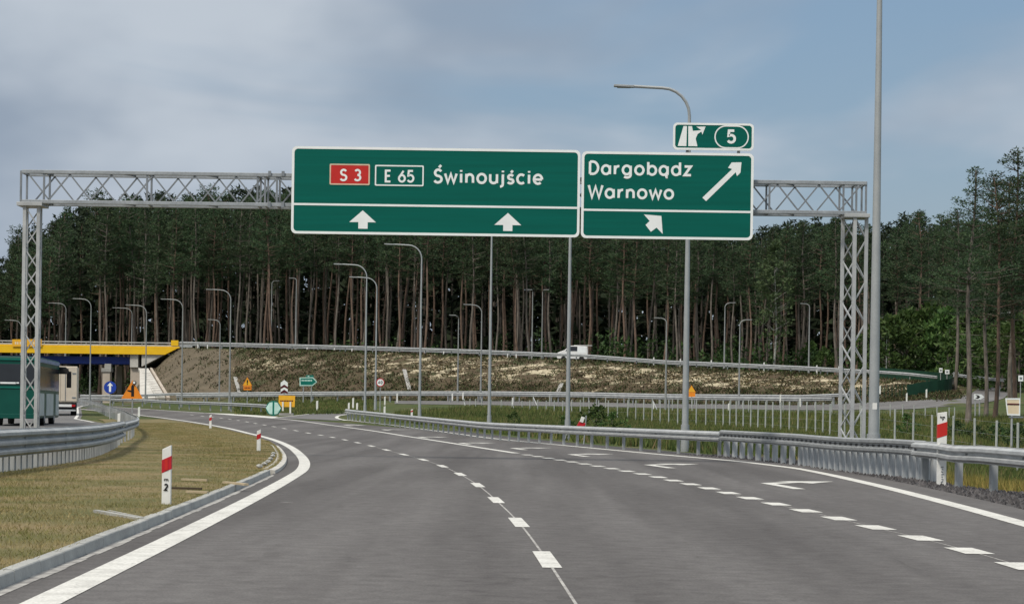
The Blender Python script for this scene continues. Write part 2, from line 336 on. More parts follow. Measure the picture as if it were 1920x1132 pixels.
# ------------------------------------------------------------------ mesh helpers
class MB:
    def __init__(self):
        self.v, self.f = [], []
    def add(self, vs, fs):
        o = len(self.v)
        self.v += [tuple(p) for p in vs]
        self.f += [tuple(i + o for i in f) for f in fs]
    def box(self, c, s, rz=0.0, rx=0.0, ry=0.0):
        m = Matrix.Translation(Vector(c)) @ Matrix.Rotation(rz, 4, 'Z') @ Matrix.Rotation(ry, 4, 'Y') @ Matrix.Rotation(rx, 4, 'X')
        vs = [m @ Vector((x * s[0] / 2, y * s[1] / 2, z * s[2] / 2)) for x in (-1, 1) for y in (-1, 1) for z in (-1, 1)]
        self.add(vs, [(0, 1, 3, 2), (4, 6, 7, 5), (0, 4, 5, 1), (2, 3, 7, 6), (0, 2, 6, 4), (1, 5, 7, 3)])
    def beam(self, a, b, w, h):
        a, b = Vector(a), Vector(b); d = (b - a).normalized()
        up = Vector((0, 0, 1)) if abs(d.z) < .95 else Vector((0, 1, 0))
        x = d.cross(up).normalized(); y = x.cross(d).normalized()
        vs = [p + x * (w / 2 * i) + y * (h / 2 * j) for p in (a, b) for i, j in ((-1, -1), (1, -1), (1, 1), (-1, 1))]
        self.add(vs, [(3, 2, 1, 0), (4, 5, 6, 7), (0, 1, 5, 4), (1, 2, 6, 5), (2, 3, 7, 6), (3, 0, 4, 7)])
    def tube(self, pts, r, n=8, caps=True):
        pts = [Vector(p) for p in pts]; k = len(pts)
        rs = r if isinstance(r, (list, tuple)) else [r] * k
        vs = []
        for i, p in enumerate(pts):
            d = (pts[min(i + 1, k - 1)] - pts[max(i - 1, 0)]).normalized()
            up = Vector((0, 1, 0)) if abs(d.y) < .9 else Vector((1, 0, 0))
            x = d.cross(up).normalized(); y = x.cross(d).normalized()
            vs += [p + (x * math.cos(a) + y * math.sin(a)) * rs[i] for a in (2 * math.pi * j / n for j in range(n))]
        fs = [(i * n + j, i * n + (j + 1) % n, (i + 1) * n + (j + 1) % n, (i + 1) * n + j) for i in range(k - 1) for j in range(n)]
        if caps:
            fs += [tuple(range(n))[::-1], tuple((k - 1) * n + j for j in range(n))]
        self.add(vs, fs)
    def prism_xz(self, pts, y0, y1):
        n = len(pts)
        self.add([(x, y0, z) for x, z in pts] + [(x, y1, z) for x, z in pts],
                 [tuple(range(n)), tuple(range(2 * n - 1, n - 1, -1))] + [(i, i + n, (i + 1) % n + n, (i + 1) % n) for i in range(n)])
    def prism_xy(self, pts, z0, z1):
        n = len(pts)
        self.add([(x, y, z0) for x, y in pts] + [(x, y, z1) for x, y in pts],
                 [tuple(range(n))[::-1], tuple(range(n, 2 * n))] + [(i, (i + 1) % n, (i + 1) % n + n, i + n) for i in range(n)])
    def ring_xz(self, outer, inner, y0, y1):
        n = len(outer)
        self.add([(x, y0, z) for x, z in outer] + [(x, y0, z) for x, z in inner] + [(x, y1, z) for x, z in outer] + [(x, y1, z) for x, z in inner],
                 [(i, (i + 1) % n, (i + 1) % n + n, i + n) for i in range(n)] +
                 [(i, i + 2 * n, (i + 1) % n + 2 * n, (i + 1) % n) for i in range(n)] +
                 [(i + n, (i + 1) % n + n, (i + 1) % n + 3 * n, i + 3 * n) for i in range(n)])
    def sweep(self, path, prof, closed=False, drape=None):
        """profile (lateral to the right-hand side, height) carried along a path of (x, y, z)"""
        P = [Vector(p) for p in path]; k = len(P); n = len(prof)
        vs = []
        for i, p in enumerate(P):
            d = P[min(i + 1, k - 1)] - P[max(i - 1, 0)]
            d = Vector((d.x, d.y, 0)).normalized(); r = Vector((d.y, -d.x, 0))
            vs += [p + r * a + Vector((0, 0, b)) for a, b in prof]
        m = n if closed else n - 1
        fs = [(i * n + j, i * n + (j + 1) % n, (i + 1) * n + (j + 1) % n, (i + 1) * n + j) for i in range(k - 1) for j in range(m)]
        if closed:
            fs += [tuple(range(n))[::-1], tuple((k - 1) * n + j for j in range(n))]
        self.add(vs, fs)
    def disc_xz(self, c, r, y0, y1, n=28):
        self.prism_xz([(c[0] + r * math.cos(2 * math.pi * i / n), c[1] + r * math.sin(2 * math.pi * i / n)) for i in range(n)], y0, y1)

def link_mesh(name, me, mat, parent=None):
    o = bpy.data.objects.new(name, me); COL.objects.link(o)
    if mat is not None and not me.materials: me.materials.append(mat)
    if parent is not None: o.parent = parent
    return o
ORIG = {}
def build(name, mb, mat, parent=None, smooth=False, bevel=0.0, origin=None):
    """one mesh object; vertices are given in world space, the origin is the thing's base"""
    o0 = Vector(origin) if origin is not None else (ORIG.get(parent.name, Vector()) if parent is not None else Vector())
    me = bpy.data.meshes.new(name)
    me.from_pydata([tuple(Vector(v) - o0) for v in mb.v], [], mb.f)
    bm = bmesh.new(); bm.from_mesh(me); bmesh.ops.recalc_face_normals(bm, faces=bm.faces)
    if bevel:
        es = [e for e in bm.edges if len(e.link_faces) == 2 and e.calc_face_angle(0) > .5]
        bmesh.ops.bevel(bm, geom=es, offset=bevel, segments=2, affect='EDGES', profile=.6, clamp_overlap=True)
    bm.to_mesh(me); bm.free()
    if smooth:
        me.shade_smooth()
        me.set_sharp_from_angle(angle=R(40))
    o = link_mesh(name, me, mat, parent)
    if parent is None and origin is not None: o.location = o0
    ORIG[o.name] = o0
    return o
def thing(name, label, cat, loc, group=None):
    o = bpy.data.objects.new(name, None); o.empty_display_size = .2; COL.objects.link(o)
    o.location = loc; ORIG[o.name] = Vector(loc)
    o['label'] = label; o['category'] = cat
    if group: o['group'] = group
    return o
def tag(o, label, cat, group=None, kind=None):
    if label: o['label'] = label
    if cat: o['category'] = cat
    if group: o['group'] = group
    if kind: o['kind'] = kind
    return o
def struct(o, kind='structure'):
    o['kind'] = kind; return o
def np_mesh(name, V, faces_per, mat, kind=None):
    """V: (n, k, 3) separate k-gons"""
    n, k = V.shape[:2]
    me = bpy.data.meshes.new(name)
    me.vertices.add(n * k); me.vertices.foreach_set('co', V.reshape(-1).astype(np.float32))
    me.loops.add(n * k); me.loops.foreach_set('vertex_index', np.arange(n * k, dtype=np.int32))
    me.polygons.add(n); me.polygons.foreach_set('loop_start', np.arange(0, n * k, k, dtype=np.int32))
    me.update(calc_edges=True)
    if mat is not None: me.materials.append(mat)
    return me

def resample(P, step):
    P = np.array([tuple(p) for p in P], float)
    s = np.concatenate([[0], np.cumsum(np.linalg.norm(np.diff(P[:, :2], axis=0), axis=1))])
    t = np.arange(0, s[-1], step); t = np.append(t, s[-1])
    return np.stack([np.interp(t, s, P[:, i]) for i in range(P.shape[1])], 1)
def smooth_path(P, it=3):
    """Chaikin corner cutting, ends kept"""
    P = np.array([tuple(p) for p in P], float)
    for _ in range(it):
        Q = [P[0]]
        for a, b in zip(P[:-1], P[1:]):
            Q += [a * .75 + b * .25, a * .25 + b * .75]
        Q.append(P[-1]); P = np.array(Q)
    return P
def px_path(pts, back=None, step=.5, it=3):
    P = [gp(*p) for p in pts]
    P = np.array([tuple(p) for p in P])
    if back is not None:      # carry the line on towards and past the camera
        d = P[0] - P[1]; t = (P[0, 1] - back) / -d[1]
        P = np.vstack([P[0] + d * t, P])
    return resample(smooth_path(P, it), step)
def offset_path(P, d):
    T = np.gradient(P[:, :2], axis=0); T /= np.linalg.norm(T, axis=1)[:, None] + 1e-9
    Q = P.copy(); Q[:, 0] += T[:, 1] * d; Q[:, 1] -= T[:, 0] * d
    return Q
def ribbon(mb, P, w, lift, cols=1):
    """a flat band along a path, laid on the ground"""
    T = np.gradient(P[:, :2], axis=0); T /= np.linalg.norm(T, axis=1)[:, None] + 1e-9
    n = len(P); vs = []
    for i in range(n):
        for j in range(cols + 1):
            a = (j / cols - .5) * w
            x, y = P[i, 0] + T[i, 1] * a, P[i, 1] - T[i, 0] * a
            vs.append((x, y, G(x, y) + lift))
    c = cols + 1
    mb.add(vs, [(i * c + j, i * c + j + 1, (i + 1) * c + j + 1, (i + 1) * c + j) for i in range(n - 1) for j in range(cols)])
def loft(mb, A, B, lift, cols=8):
    n = len(A); vs = []
    A = np.asarray(A, float); B = np.asarray(B, float)
    fr = np.linspace(0, 1, cols + 1)
    X = A[:, None, 0] * (1 - fr) + B[:, None, 0] * fr; Y = A[:, None, 1] * (1 - fr) + B[:, None, 1] * fr
    Z = Gn(X, Y) + lift
    vs = np.stack([X, Y, Z], -1).reshape(-1, 3); c = cols + 1
    mb.add(vs.tolist(), [(i * c + j, i * c + j + 1, (i + 1) * c + j + 1, (i + 1) * c + j) for i in range(n - 1) for j in range(cols)])

# ------------------------------------------------------------------ road lines, from the photograph to the ground
LEFT = px_path([(90,1132),(230,1062),(335,1010),(480,935),(545,898),(572,880),(570,860),(545,838),(505,822),(450,808),(395,797),(330,787),(270,779),(200,772),(150,767)], 1.5)
CENTRE = px_path([(1075,1132),(1025,1053),(975,984),(935,945),(905,918),(877,899),(851,885),(826,874),(802,866),(779,859),(755,853),(700,838),(650,826),(600,816),(550,807),(500,798),(457,790),(400,782),(340,776)], 1.5)
RIGHT = px_path([(1920,1068),(1820,1038),(1718,1011),(1633,991),(1562,973),(1502,959),(1448,946.5),(1402,936),(1328,917.5),(1262,903),(1232,896),(1180,886),(1100,872),(1020,859),(950,848),(850,832),(750,816),(650,801),(560,789),(510,784),(420,777),(330,771),(240,765),(190,762)], 1.5)
EDGE = px_path([(1920,986),(1806.7,954),(1665,917),(1590,899.5),(1512.7,882.4),(1440,873),(1381.7,865.7),(1240,853.5),(1120,842),(1015.6,831.8),(911.7,821.4),(773,801.6),(686.6,792),(640,786.5)], 1.5)
def x_of(P, Y):
    o = np.argsort(P[:, 1]); return np.interp(Y, P[o, 1], P[o, 0])

# ------------------------------------------------------------------ ground sheet
def build_ground():
    xs = np.concatenate([-np.geomspace(900, 92, 22), np.arange(-90, 90.1, 1.0), np.geomspace(92, 900, 22)])
    ys = np.concatenate([np.linspace(-120, 0, 9), np.arange(3, 330, 1.0), np.geomspace(332, 2500, 24)])
    X, Y = np.meshgrid(xs, ys)
    Z = Gn(X, Y)
    nz = .06 * np.sin(X * 1.7 + np.sin(Y * .9)) * np.cos(Y * 1.3 + X * .4)
    px = HX + F * X / np.maximum(Y, 1)
    # zone weights: slope (embankment), wood (forest floor), verge
    crest = np.interp(px, [300, 330, 550, 700, 900, 1100, 1250, 1500, 1700, 1790, 2500], [276, 276, 263, 257, 247, 242, 235, 224, 212, 213, 215])
    toe = np.interp(px, [330, 550, 700, 900, 1100, 1250, 1500, 1700, 1790, 1900, 2500], [254, 243, 234, 225, 220, 215, 206, 196, 186, 300, 300])
    slope = np.clip((Y - toe) / 3, 0, 1) * np.clip((crest - Y) / 2 + .5, 0, 1) * np.clip((px - 222) / 25, 0, 1)
    slope = np.maximum(slope, np.clip((-288 - px) / 10, 0, 1) * np.clip((Y - 256) / 3, 0, 1) * np.clip((276 - Y) / 2, 0, 1))
    wood = np.clip((Y - crest - 17) / 6, 0, 1)
    rel = np.clip((Y - toe) / np.maximum(crest - toe, 1), 0, 1)
    pale = slope * np.exp(-((rel - .72) / .22) ** 2) * np.clip((px - 430) / 40, 0, 1)
    pale *= np.interp(px, [400, 440, 600, 690, 740, 1000, 1250, 1600, 1800], [0, .7, .35, .6, 1, 1, 1, 1, .7])
    grey = slope * np.clip((445 - px) / 25, 0, 1)
    verge = np.clip((x_of(LEFT, np.clip(Y, 3, 290)) - X) / 1.0, 0, 1) * np.clip((150 - Y) / 60, 0, 1) + .9 * np.clip((46 - Y) / 8, 0, 1) * (X > 7)
    Z = Z + nz * (slope * 2 + wood + .3 * (Y > 60))
    nx, ny = len(xs), len(ys)
    V = np.stack([X, Y, Z], -1).reshape(-1, 3)
    i = np.arange(ny - 1)[:, None] * nx + np.arange(nx - 1)
    Fq = np.stack([i, i + 1, i + nx + 1, i + nx], -1).reshape(-1, 4)
    me = bpy.data.meshes.new('ground')
    me.vertices.add(len(V)); me.vertices.foreach_set('co', V.reshape(-1).astype(np.float32))
    me.loops.add(Fq.size); me.loops.foreach_set('vertex_index', Fq.reshape(-1).astype(np.int32))
    me.polygons.add(len(Fq)); me.polygons.foreach_set('loop_start', np.arange(0, Fq.size, 4, dtype=np.int32))
    me.update(calc_edges=True); me.shade_smooth()
    for nm, a in (('slope', slope), ('wood', wood), ('pale', pale), ('verge', verge), ('bare', grey)):
        at_ = me.attributes.new(nm, 'FLOAT', 'POINT'); at_.data.foreach_set('value', a.reshape(-1).astype(np.float32))
    m = bpy.data.materials.new('ground_soil'); m.use_nodes = True
    t = m.node_tree; b = t.nodes['Principled BSDF']; b.inputs['Roughness'].default_value = .95
    b.inputs['Specular IOR Level'].default_value = .1
    co = t.nodes.new('ShaderNodeTexCoord')
    def noise(scale, detail, st=(1, 1, 1)):
        mpn = t.nodes.new('ShaderNodeMapping'); mpn.inputs['Scale'].default_value = st
        t.links.new(co.outputs['Object'], mpn.inputs[0])
        n = t.nodes.new('ShaderNodeTexNoise'); n.inputs['Scale'].default_value = scale; n.inputs['Detail'].default_value = detail; n.inputs['Roughness'].default_value = .6
        t.links.new(mpn.outputs[0], n.inputs['Vector']); return n.outputs['Fac']
    def ramp(f, stops):
        r = t.nodes.new('ShaderNodeValToRGB'); t.links.new(f, r.inputs[0]); e = r.color_ramp.elements
        e[0].position, e[0].color = stops[0][0], (*stops[0][1], 1); e[1].position, e[1].color = stops[-1][0], (*stops[-1][1], 1)
        for p, c in stops[1:-1]: q = e.new(p); q.color = (*c, 1)
        return r.outputs[0]
    def attr(n): 
        a = t.nodes.new('ShaderNodeAttribute'); a.attribute_name = n; return a.outputs['Fac']
    def mix(f, a, b_):
        x = t.nodes.new('ShaderNodeMix'); x.data_type = 'RGBA'; t.links.new(f, x.inputs['Factor']); t.links.new(a, x.inputs['A']); t.links.new(b_, x.inputs['B']); return x.outputs['Result']
    def mth(op, a, b_):
        x = t.nodes.new('ShaderNodeMath'); x.operation = op; x.use_clamp = True
        for k, v in enumerate((a, b_)):
            if isinstance(v, (int, float)): x.inputs[k].default_value = v
            else: t.links.new(v, x.inputs[k])
        return x.outputs[0]
    field = ramp(noise(.35, 5), [(.3, (.040, .060, .02)), (.5, (.065, .085, .03)), (.7, (.12, .10, .055))])
    vg = ramp(noise(1.3, 6), [(.3, (.17, .145, .05)), (.5, (.22, .17, .07)), (.72, (.30, .235, .105))])
    sl = ramp(noise(.55, 6, (1, .6, 1)), [(.28, (.048, .056, .026)), (.42, (.082, .068, .04)), (.54, (.095, .070, .046)), (.64, (.058, .066, .032)), (.8, (.12, .098, .065))])
    br = ramp(noise(.8, 5), [(.3, (.10, .085, .06)), (.7, (.145, .12, .085))])
    pl = ramp(noise(2.0, 4), [(.3, (.34, .29, .19)), (.7, (.52, .46, .33))])
    fl = ramp(noise(.5, 4), [(.3, (.022, .024, .014)), (.7, (.045, .04, .025))])
    patch = ramp(noise(.60, 5, (.55, .55, 2.6)), [(.52, (0, 0, 0)), (.56, (1, 1, 1))])
    c = mix(attr('verge'), field, vg)
    c = mix(attr('slope'), c, sl)
    c = mix(attr('bare'), c, br)
    c = mix(mth('MULTIPLY', patch, ramp(attr('pale'), [(.25, (0, 0, 0)), (.6, (1, 1, 1))])), c, pl)
    c = mix(attr('wood'), c, fl)
    t.links.new(c, b.inputs['Base Color'])
    bp = t.nodes.new('ShaderNodeBump'); bp.inputs['Strength'].default_value = .7; bp.inputs['Distance'].default_value = .35
    t.links.new(noise(1.6, 6), bp.inputs['Height']); t.links.new(bp.outputs[0], b.inputs['Normal'])
    o = link_mesh('ground', me, m); struct(o)
build_ground()

# ------------------------------------------------------------------ roads, markings, kerb
YS = np.concatenate([np.arange(1.5, 60, 1.0), np.arange(60, 240, 2.0)])
KX = lambda Y: x_of(LEFT, Y) - .44
def kerb_path(y0, y1, step=.5):
    Y = np.arange(y0, y1, step); X = KX(Y)
    return np.stack([X, Y, Gn(X, Y)], 1)
mb = MB()
a = np.stack([KX(YS), YS], 1)
YE = np.minimum(YS, EDGE[:, 1].max() - 1)
rx = np.where(YS < 118, x_of(EDGE, YE) + .75, 0)
rr = x_of(RIGHT, YS) + .6
far = YS >= 118
t_ = np.clip((YS - 118) / 30, 0, 1)
e118 = x_of(EDGE, 117) + .75; r118 = x_of(RIGHT, 117) + .6
rx = np.where(far, rr + (e118 - r118) * (1 - t_) , rx)
loft(mb, a, np.stack([rx, YS], 1), .024, 14)
struct(build('main_road', mb, M['asphalt']))

# exit ramp at the gore, bending away behind the guard rail, then the loop road along the foot of the embankment
def lofted_px(up, lo, lift, cols, mat, name, n=60):
    A = resample(smooth_path([gp(*p) for p in up], 2), .2); B = resample(smooth_path([gp(*p) for p in lo], 2), .2)
    ia = np.linspace(0, len(A) - 1, n).astype(int); ib = np.linspace(0, len(B) - 1, n).astype(int)
    m_ = MB(); loft(m_, A[ia], B[ib], lift, cols)
    return struct(build(name, m_, mat))
lofted_px([(505,784),(545,780),(585,776),(622,771.5),(645,768),(660,764),(680,760)],
          [(640,789),(632,786),(630,783.5),(634,780),(648,777.5),(662,774),(682,769)], .022, 6, M['asphalt_far'], 'exit_ramp')
lofted_px([(740,751),(850,752),(1000,753),(1200,755),(1400,757),(1550,758),(1680,752),(1780,745),(1840,738),(1875,724),(1893,714)],
          [(740,757),(850,759),(1000,761),(1200,764),(1400,767),(1550,769),(1680,768),(1780,762),(1850,756),(1902,742),(1925,722)], .03, 5, M['asphalt_far'], 'loop_road', 110)
# carriageway of the bus
BUSROAD = np.array([(-17.5, 5), (-18.0, 40), (-20.5, 80), (-25.2, 115), (-34.0, 170), (-43, 215), (-57, 290), (-80, 420)], float)
BUSROAD = resample(smooth_path(np.c_[BUSROAD, np.zeros(len(BUSROAD))], 3), 2.0)
by = np.arange(6, 420, 2.0)
bl = x_of(BUSROAD, by) - 4.3; br_ = np.interp(by, [5, 45, 59, 73, 85, 100, 118, 125, 148, 170, 215, 290, 420], [-13.5, -13.3, -13.4, -14.5, -16.2, -18.8, -22, -23, -29.2, -33.4, -42.4, -54, -78])
mb = MB(); loft(mb, np.stack([bl, by], 1), np.stack([br_, by], 1), .02, 8); struct(build('opposite_road', mb, M['asphalt_far']))
k_ = by > 131; mb = MB(); ribbon(mb, np.stack([br_[k_] - .35, by[k_], by[k_] * 0], 1), .22, .032); struct(build('opposite_road_edge_line', mb, M['marking']))
# upper road on the embankment
UP = [(-420,286),(330,285),(550,272),(700,266),(900,256),(1100,251),(1250,244),(1500,233),(1700,221),(1790,224)]
UPP = smooth_path([(xat(p, y), y, 0) for p, y in UP], 3); UPP = resample(UPP, 3)
mb = MB()
for seg in (UPP[UPP[:, 0] > xat(322, 285)],):
    ribbon(mb, seg, 9, .04, 4)
struct(build('upper_road', mb, M['asphalt_far']))

LIFT = .029
def line_obj(name, P, w, y0, y1, lift=LIFT):
    P = P[(P[:, 1] >= y0) & (P[:, 1] <= y1)]
    m_ = MB(); ribbon(m_, P, w, lift); return struct(build(name, m_, M['marking']))
line_obj('edge_line', LEFT, .245, 1, 230)
def dashed(name, P, w, first, on, off, ymax):
    P = resample(P, .1); s = np.concatenate([[0], np.cumsum(np.linalg.norm(np.diff(P[:, :2], axis=0), axis=1))])
    k0 = np.interp(first, P[:, 1], s); per = on + off; m_ = MB()
    a = k0 - per * int(k0 / per)
    while a + on < s[-1]:
        q = P[(s >= a) & (s <= a + on + .01)]
        if len(q) > 2 and q[-1, 1] < ymax:
            ribbon(m_, q[[0, len(q) // 2, -1]], w, LIFT)
        a += per
    struct(build(name, m_, M['marking']))
dashed('centre_dash_marking', CENTRE, .155, 17.1, 2.15, 3.85, 190)
dashed('exit_lane_dash_marking', RIGHT, .27, 19.6, 1.06, .94, 64)
line_obj('exit_lane_line', RIGHT, .24, 64, 240)
line_obj('right_edge_line', EDGE, .26, 1, 200)
mb = MB(); ribbon(mb, CENTRE[CENTRE[:, 1] < 70], .022, .0265); struct(build('centre_road_seam', mb, M['gutter']))
mb = MB(); ribbon(mb, RIGHT[RIGHT[:, 1] < 60], .018, .0265); struct(build('exit_lane_road_seam', mb, M['gutter']))
hook = px_path([(648,788.6),(636,786),(630,783.2),(633,780.3),(642,778.6),(655,777)], None, .3, 3)
mb = MB(); ribbon(mb, hook, .26, .034); struct(build('ramp_hook_line', mb, M['marking']))
rl = px_path([(512,784),(545,780.5),(580,776.5),(615,772),(645,768)], None, .5, 2)
mb = MB(); ribbon(mb, rl, .24, .036); struct(build('ramp_edge_line', mb, M['marking']))
gore = [gp(*p) for p in [(380,774.5),(430,776),(480,779),(505,781),(522,781.5),(510,784.8),(470,781.5),(430,778.5)]]
mb = MB(); mb.add([(p.x, p.y, p.z + .036) for p in gore], [tuple(range(len(gore)))]); struct(build('gore_marking', mb, M['marking']))
# lane arrows: a stem along the lane, then an arm forward to the right with a head
def lane_arrow(px, py, k=1.0):
    c = gp(px, py); yy = c.y
    j = np.argmin(abs(RIGHT[:, 1] - yy)); j = min(max(j, 4), len(RIGHT) - 5)
    d = RIGHT[j + 4, :2] - RIGHT[j - 4, :2]; d /= np.linalg.norm(d); r = np.array([d[1], -d[0]])
    def pt(a, b): 
        q = np.array([c.x, c.y]) + r * a + d * b; return (q[0], q[1], G(q[0], q[1]) + .03)
    w = .105
    poly = [(-w, -2.7), (w, -2.7), (w, -.12), (.72, .72), (.86, .34), (1.55, 1.65), (.42, 1.5), (.60, 1.08), (-w, .22)]
    return [pt(a * k, b * k) for a, b in poly]
mb = MB()
for px, py in [(1441,909),(1218,873.5),(1072,853.5),(963,841.5),(864,831.5),(787,820),(718,806),(647,797.5)]:
    q = lane_arrow(px, py); n0 = len(mb.v)
    mb.add(q, [(0, 1, 2, 8), (2, 3, 7, 8), (4, 5, 6), (3, 4, 6, 7)])
struct(build('lane_arrow_marking', mb, M['marking']))
# raised verge and kerb beside the left edge line
VY = np.concatenate([np.arange(2, 60, .5), np.arange(60, 150, 2)])
vl = np.interp(VY, [2, 36, 45, 59, 73, 84, 100, 140, 150], [-9.2, -9.2, -9.5, -11.3, -13.2, -15.1, -18.1, -26.2, -28.6])
fr = np.linspace(0, 1, 40)
X = (KX(VY) - .095)[:, None] * (1 - fr) + vl[:, None] * fr; Y = np.repeat(VY[:, None], 40, 1)
fade = np.interp(Y, [80, 150], [1, .2])
Z = Gn(X, Y) + (.105 + .012 * np.sin(X * 1.1 + Y * .22) * np.clip(fr, 0, .3) * 3 + .008 * np.sin(X * 3.1) * np.sin(Y * 2.3) * (fr > .05)) * fade
mb = MB(); mb.add(np.stack([X, Y, Z], -1).reshape(-1, 3).tolist(), [(i * 40 + j, i * 40 + j + 1, (i + 1) * 40 + j + 1, (i + 1) * 40 + j) for i in range(len(VY) - 1) for j in range(39)])
M['verge'] = pmat('dry_verge_turf', (.115, .115, .038), (.24, .18, .09), .55, .95, detail=6, bump=.5, fine=(16, .30))
vo = struct(build('verge', mb, M['verge'], smooth=True))
def verge_z(x, y):
    return G(x, y) + .10 * float(np.interp(y, [80, 150], [1, .2]))
kp = kerb_path(2, 24.2); kp2 = kerb_path(24.2, 40.2)
for nm, P_ in (('kerb', np.vstack([kp, kp2])),):
    mb = MB()
    stones = resample(P_, 1.0)
    for a_, b_ in zip(stones[:-1], stones[1:]):      # kerbstones a metre long, hairline joints
        d_ = (b_ - a_); a2, b2 = a_ + d_ * .006, b_ - d_ * .006
        jz = random.uniform(-.004, .004)
        mb.sweep([a2, b2], [(0, -.05), (-.015, .108 + jz), (-.022, .116 + jz), (-.10, .122 + jz), (-.10, -.05)], closed=True)
    struct(build(nm, mb, M['kerb']))
gutp = offset_path(np.vstack([kp, kp2]), .045)
rag = gutp.copy(); mb = MB()
for a_, b_ in zip(rag[:-1], rag[1:]): w_ = random.uniform(.055, .12); ribbon(mb, np.array([a_, b_]), w_, .0275)
struct(build('kerb_gutter', mb, M['gutter']))
low = resample(kerb_path(41, 68), 1.2); mb = MB()
for a_, b_ in zip(low[:-1], low[1:]):
    d_ = b_ - a_; mb.sweep([a_ + d_ * .01, b_ - d_ * .01], [(.04, -.05), (.03, .085), (-.20, .115), (-.20, -.05)], closed=True)
struct(build('low_kerb', mb, M['pale_concrete']))
# small drain slab that leaves the kerb
dx0 = float(KX(22.0)) - .09; dx1, dy1 = dx0 - .72, 23.4
mb = MB(); mb.beam((dx0, 22.0, .110), (dx1, dy1, .118), .06, .04); mb.beam((dx0, 22.12, .112), (dx1 + .1, dy1 + .22, .105), .035, .04); mb.beam((dx0, 22.06, .10), (dx1 + .05, dy1 + .1, .085), .10, .03)
d0 = Vector((dx0, 22.0, 0))
tag(build('drain_channel', mb, M['kerb'], origin=(d0.x, d0.y, 0)), 'short concrete drain channel leaving the kerb into the dry grass', 'drain channel')
# gravel shoulder beside the right-hand guard rail
GY = np.arange(2, 120, 1.0)
A = np.stack([x_of(EDGE, GY) + .7, GY], 1)
B = np.stack([x_of(EDGE, GY) + np.interp(GY, [2, 45, 60, 120], [3.0, 2.6, 1.9, 1.6]), GY], 1)
M['gravel'] = pmat('dark_gravel', (.060, .057, .058), (.115, .108, .105), 14, .95, bump=.9, detail=5, fine=(45, .45))
mb = MB(); loft(mb, A, B, .016, 6); struct(build('gravel_shoulder', mb, M['gravel']))

# ------------------------------------------------------------------ scattered ground cover (stuff)
def blades(name, P, h, w, mat, lean=.5, zoff=0.0):
    n = len(P); hh = h * RNG.uniform(.45, 1.2, n); ww = w * RNG.uniform(.6, 1.3, n)
    az = RNG.uniform(0, 2 * np.pi, n); la = RNG.uniform(0, 2 * np.pi, n); ll = hh * lean * RNG.uniform(.2, 1, n)
    b = np.stack([np.cos(az), np.sin(az), np.zeros(n)], 1) * ww[:, None] / 2
    tip = np.stack([np.cos(la) * ll, np.sin(la) * ll, hh], 1)
    V = np.stack([P - b, P + b, P + tip], 1)
    o = link_mesh(name, np_mesh(name, V, 3, mat), None); struct(o, 'stuff'); return o
def clumped(n, fx, cl=.5, spread=.25):
    """points in clumps: fx(n) gives clump centres"""
    k = max(1, int(n * cl / 14)); c = fx(k); i = RNG.integers(0, len(c), n)
    return c[i] + RNG.normal(0, spread, (n, 2))
# mown dry verge
def verge_pts(n):
    Y = RNG.power(.62, n) * 118 + 11; r = RNG.uniform(0, 1, n)
    x0 = KX(Y) - .2; x1 = np.interp(Y, [2, 36, 45, 59, 73, 84, 100, 140, 150], [-9.0, -9.0, -9.3, -11.0, -12.9, -14.8, -17.7, -25.8, -28.2])
    return np.stack([x0 + (x1 - x0) * r ** 1.1, Y], 1)
def verge_Z(P):
    return Gn(P[:, 0], P[:, 1]) + .09 * np.interp(P[:, 1], [80, 150], [1, .2])
P = np.vstack([verge_pts(170000), clumped(60000, verge_pts, .9, .35)])
edge_y = RNG.uniform(12, 75, 9000); P = np.vstack([P, np.stack([KX(edge_y) - .085 - np.abs(RNG.normal(0, .05, 9000)), edge_y], 1)]); P = P[(P[:, 0] < KX(P[:, 1]) - .075) & (P[:, 1] > 8)]
blades('grass', np.c_[P, verge_Z(P)], .050, .0085, M['grass'], 1.5)
P = clumped(500, verge_pts, .9, .3); P = P[P[:, 0] < KX(P[:, 1]) - .2]
blades('tall_grass', np.c_[P, verge_Z(P)], .12, .006, M['grass'], 1.0)
# dry strip and stones right of the road
def shoulder(n):
    Y = RNG.uniform(24, 60, n); return np.stack([x_of(EDGE, Y) + RNG.uniform(2.3, 6.5, n), Y], 1)
P = np.vstack([shoulder(9000), clumped(15000, shoulder, .9, .25)])
P = P[P[:, 0] > x_of(EDGE, P[:, 1]) + 2.2]
blades('dry_grass', np.c_[P, Gn(P[:, 0], P[:, 1])], .30, .02, M['dead_grass'], .7)
Y = RNG.uniform(20, 66, 5200); X = x_of(EDGE, Y) + RNG.uniform(.75, 2.6, 5200); sz = RNG.uniform(.018, .05, 5200)
ang = RNG.uniform(0, 6.28, (5200, 1)) + np.array([0, 2.1, 4.2]); q = np.stack([X, Y, Gn(X, Y) + .012], 1)
ring = np.stack([q[:, None, 0] + np.cos(ang) * sz[:, None], q[:, None, 1] + np.sin(ang) * sz[:, None], np.repeat(q[:, 2:3], 3, 1)], -1)
top = q + np.stack([RNG.normal(0, .008, 5200), RNG.normal(0, .008, 5200), sz * 1.2], 1)
Vs = np.concatenate([ring, top[:, None]], 1).reshape(-1, 3)
k = np.arange(5200) * 4
Fs = np.concatenate([np.stack([k, k + 1, k + 3], 1), np.stack([k + 1, k + 2, k + 3], 1), np.stack([k + 2, k, k + 3], 1)])
me = bpy.data.meshes.new('gravel'); me.from_pydata(Vs.tolist(), [], Fs.tolist()); me.materials.append(M['stones'])
struct(link_mesh('gravel', me, None), 'stuff')
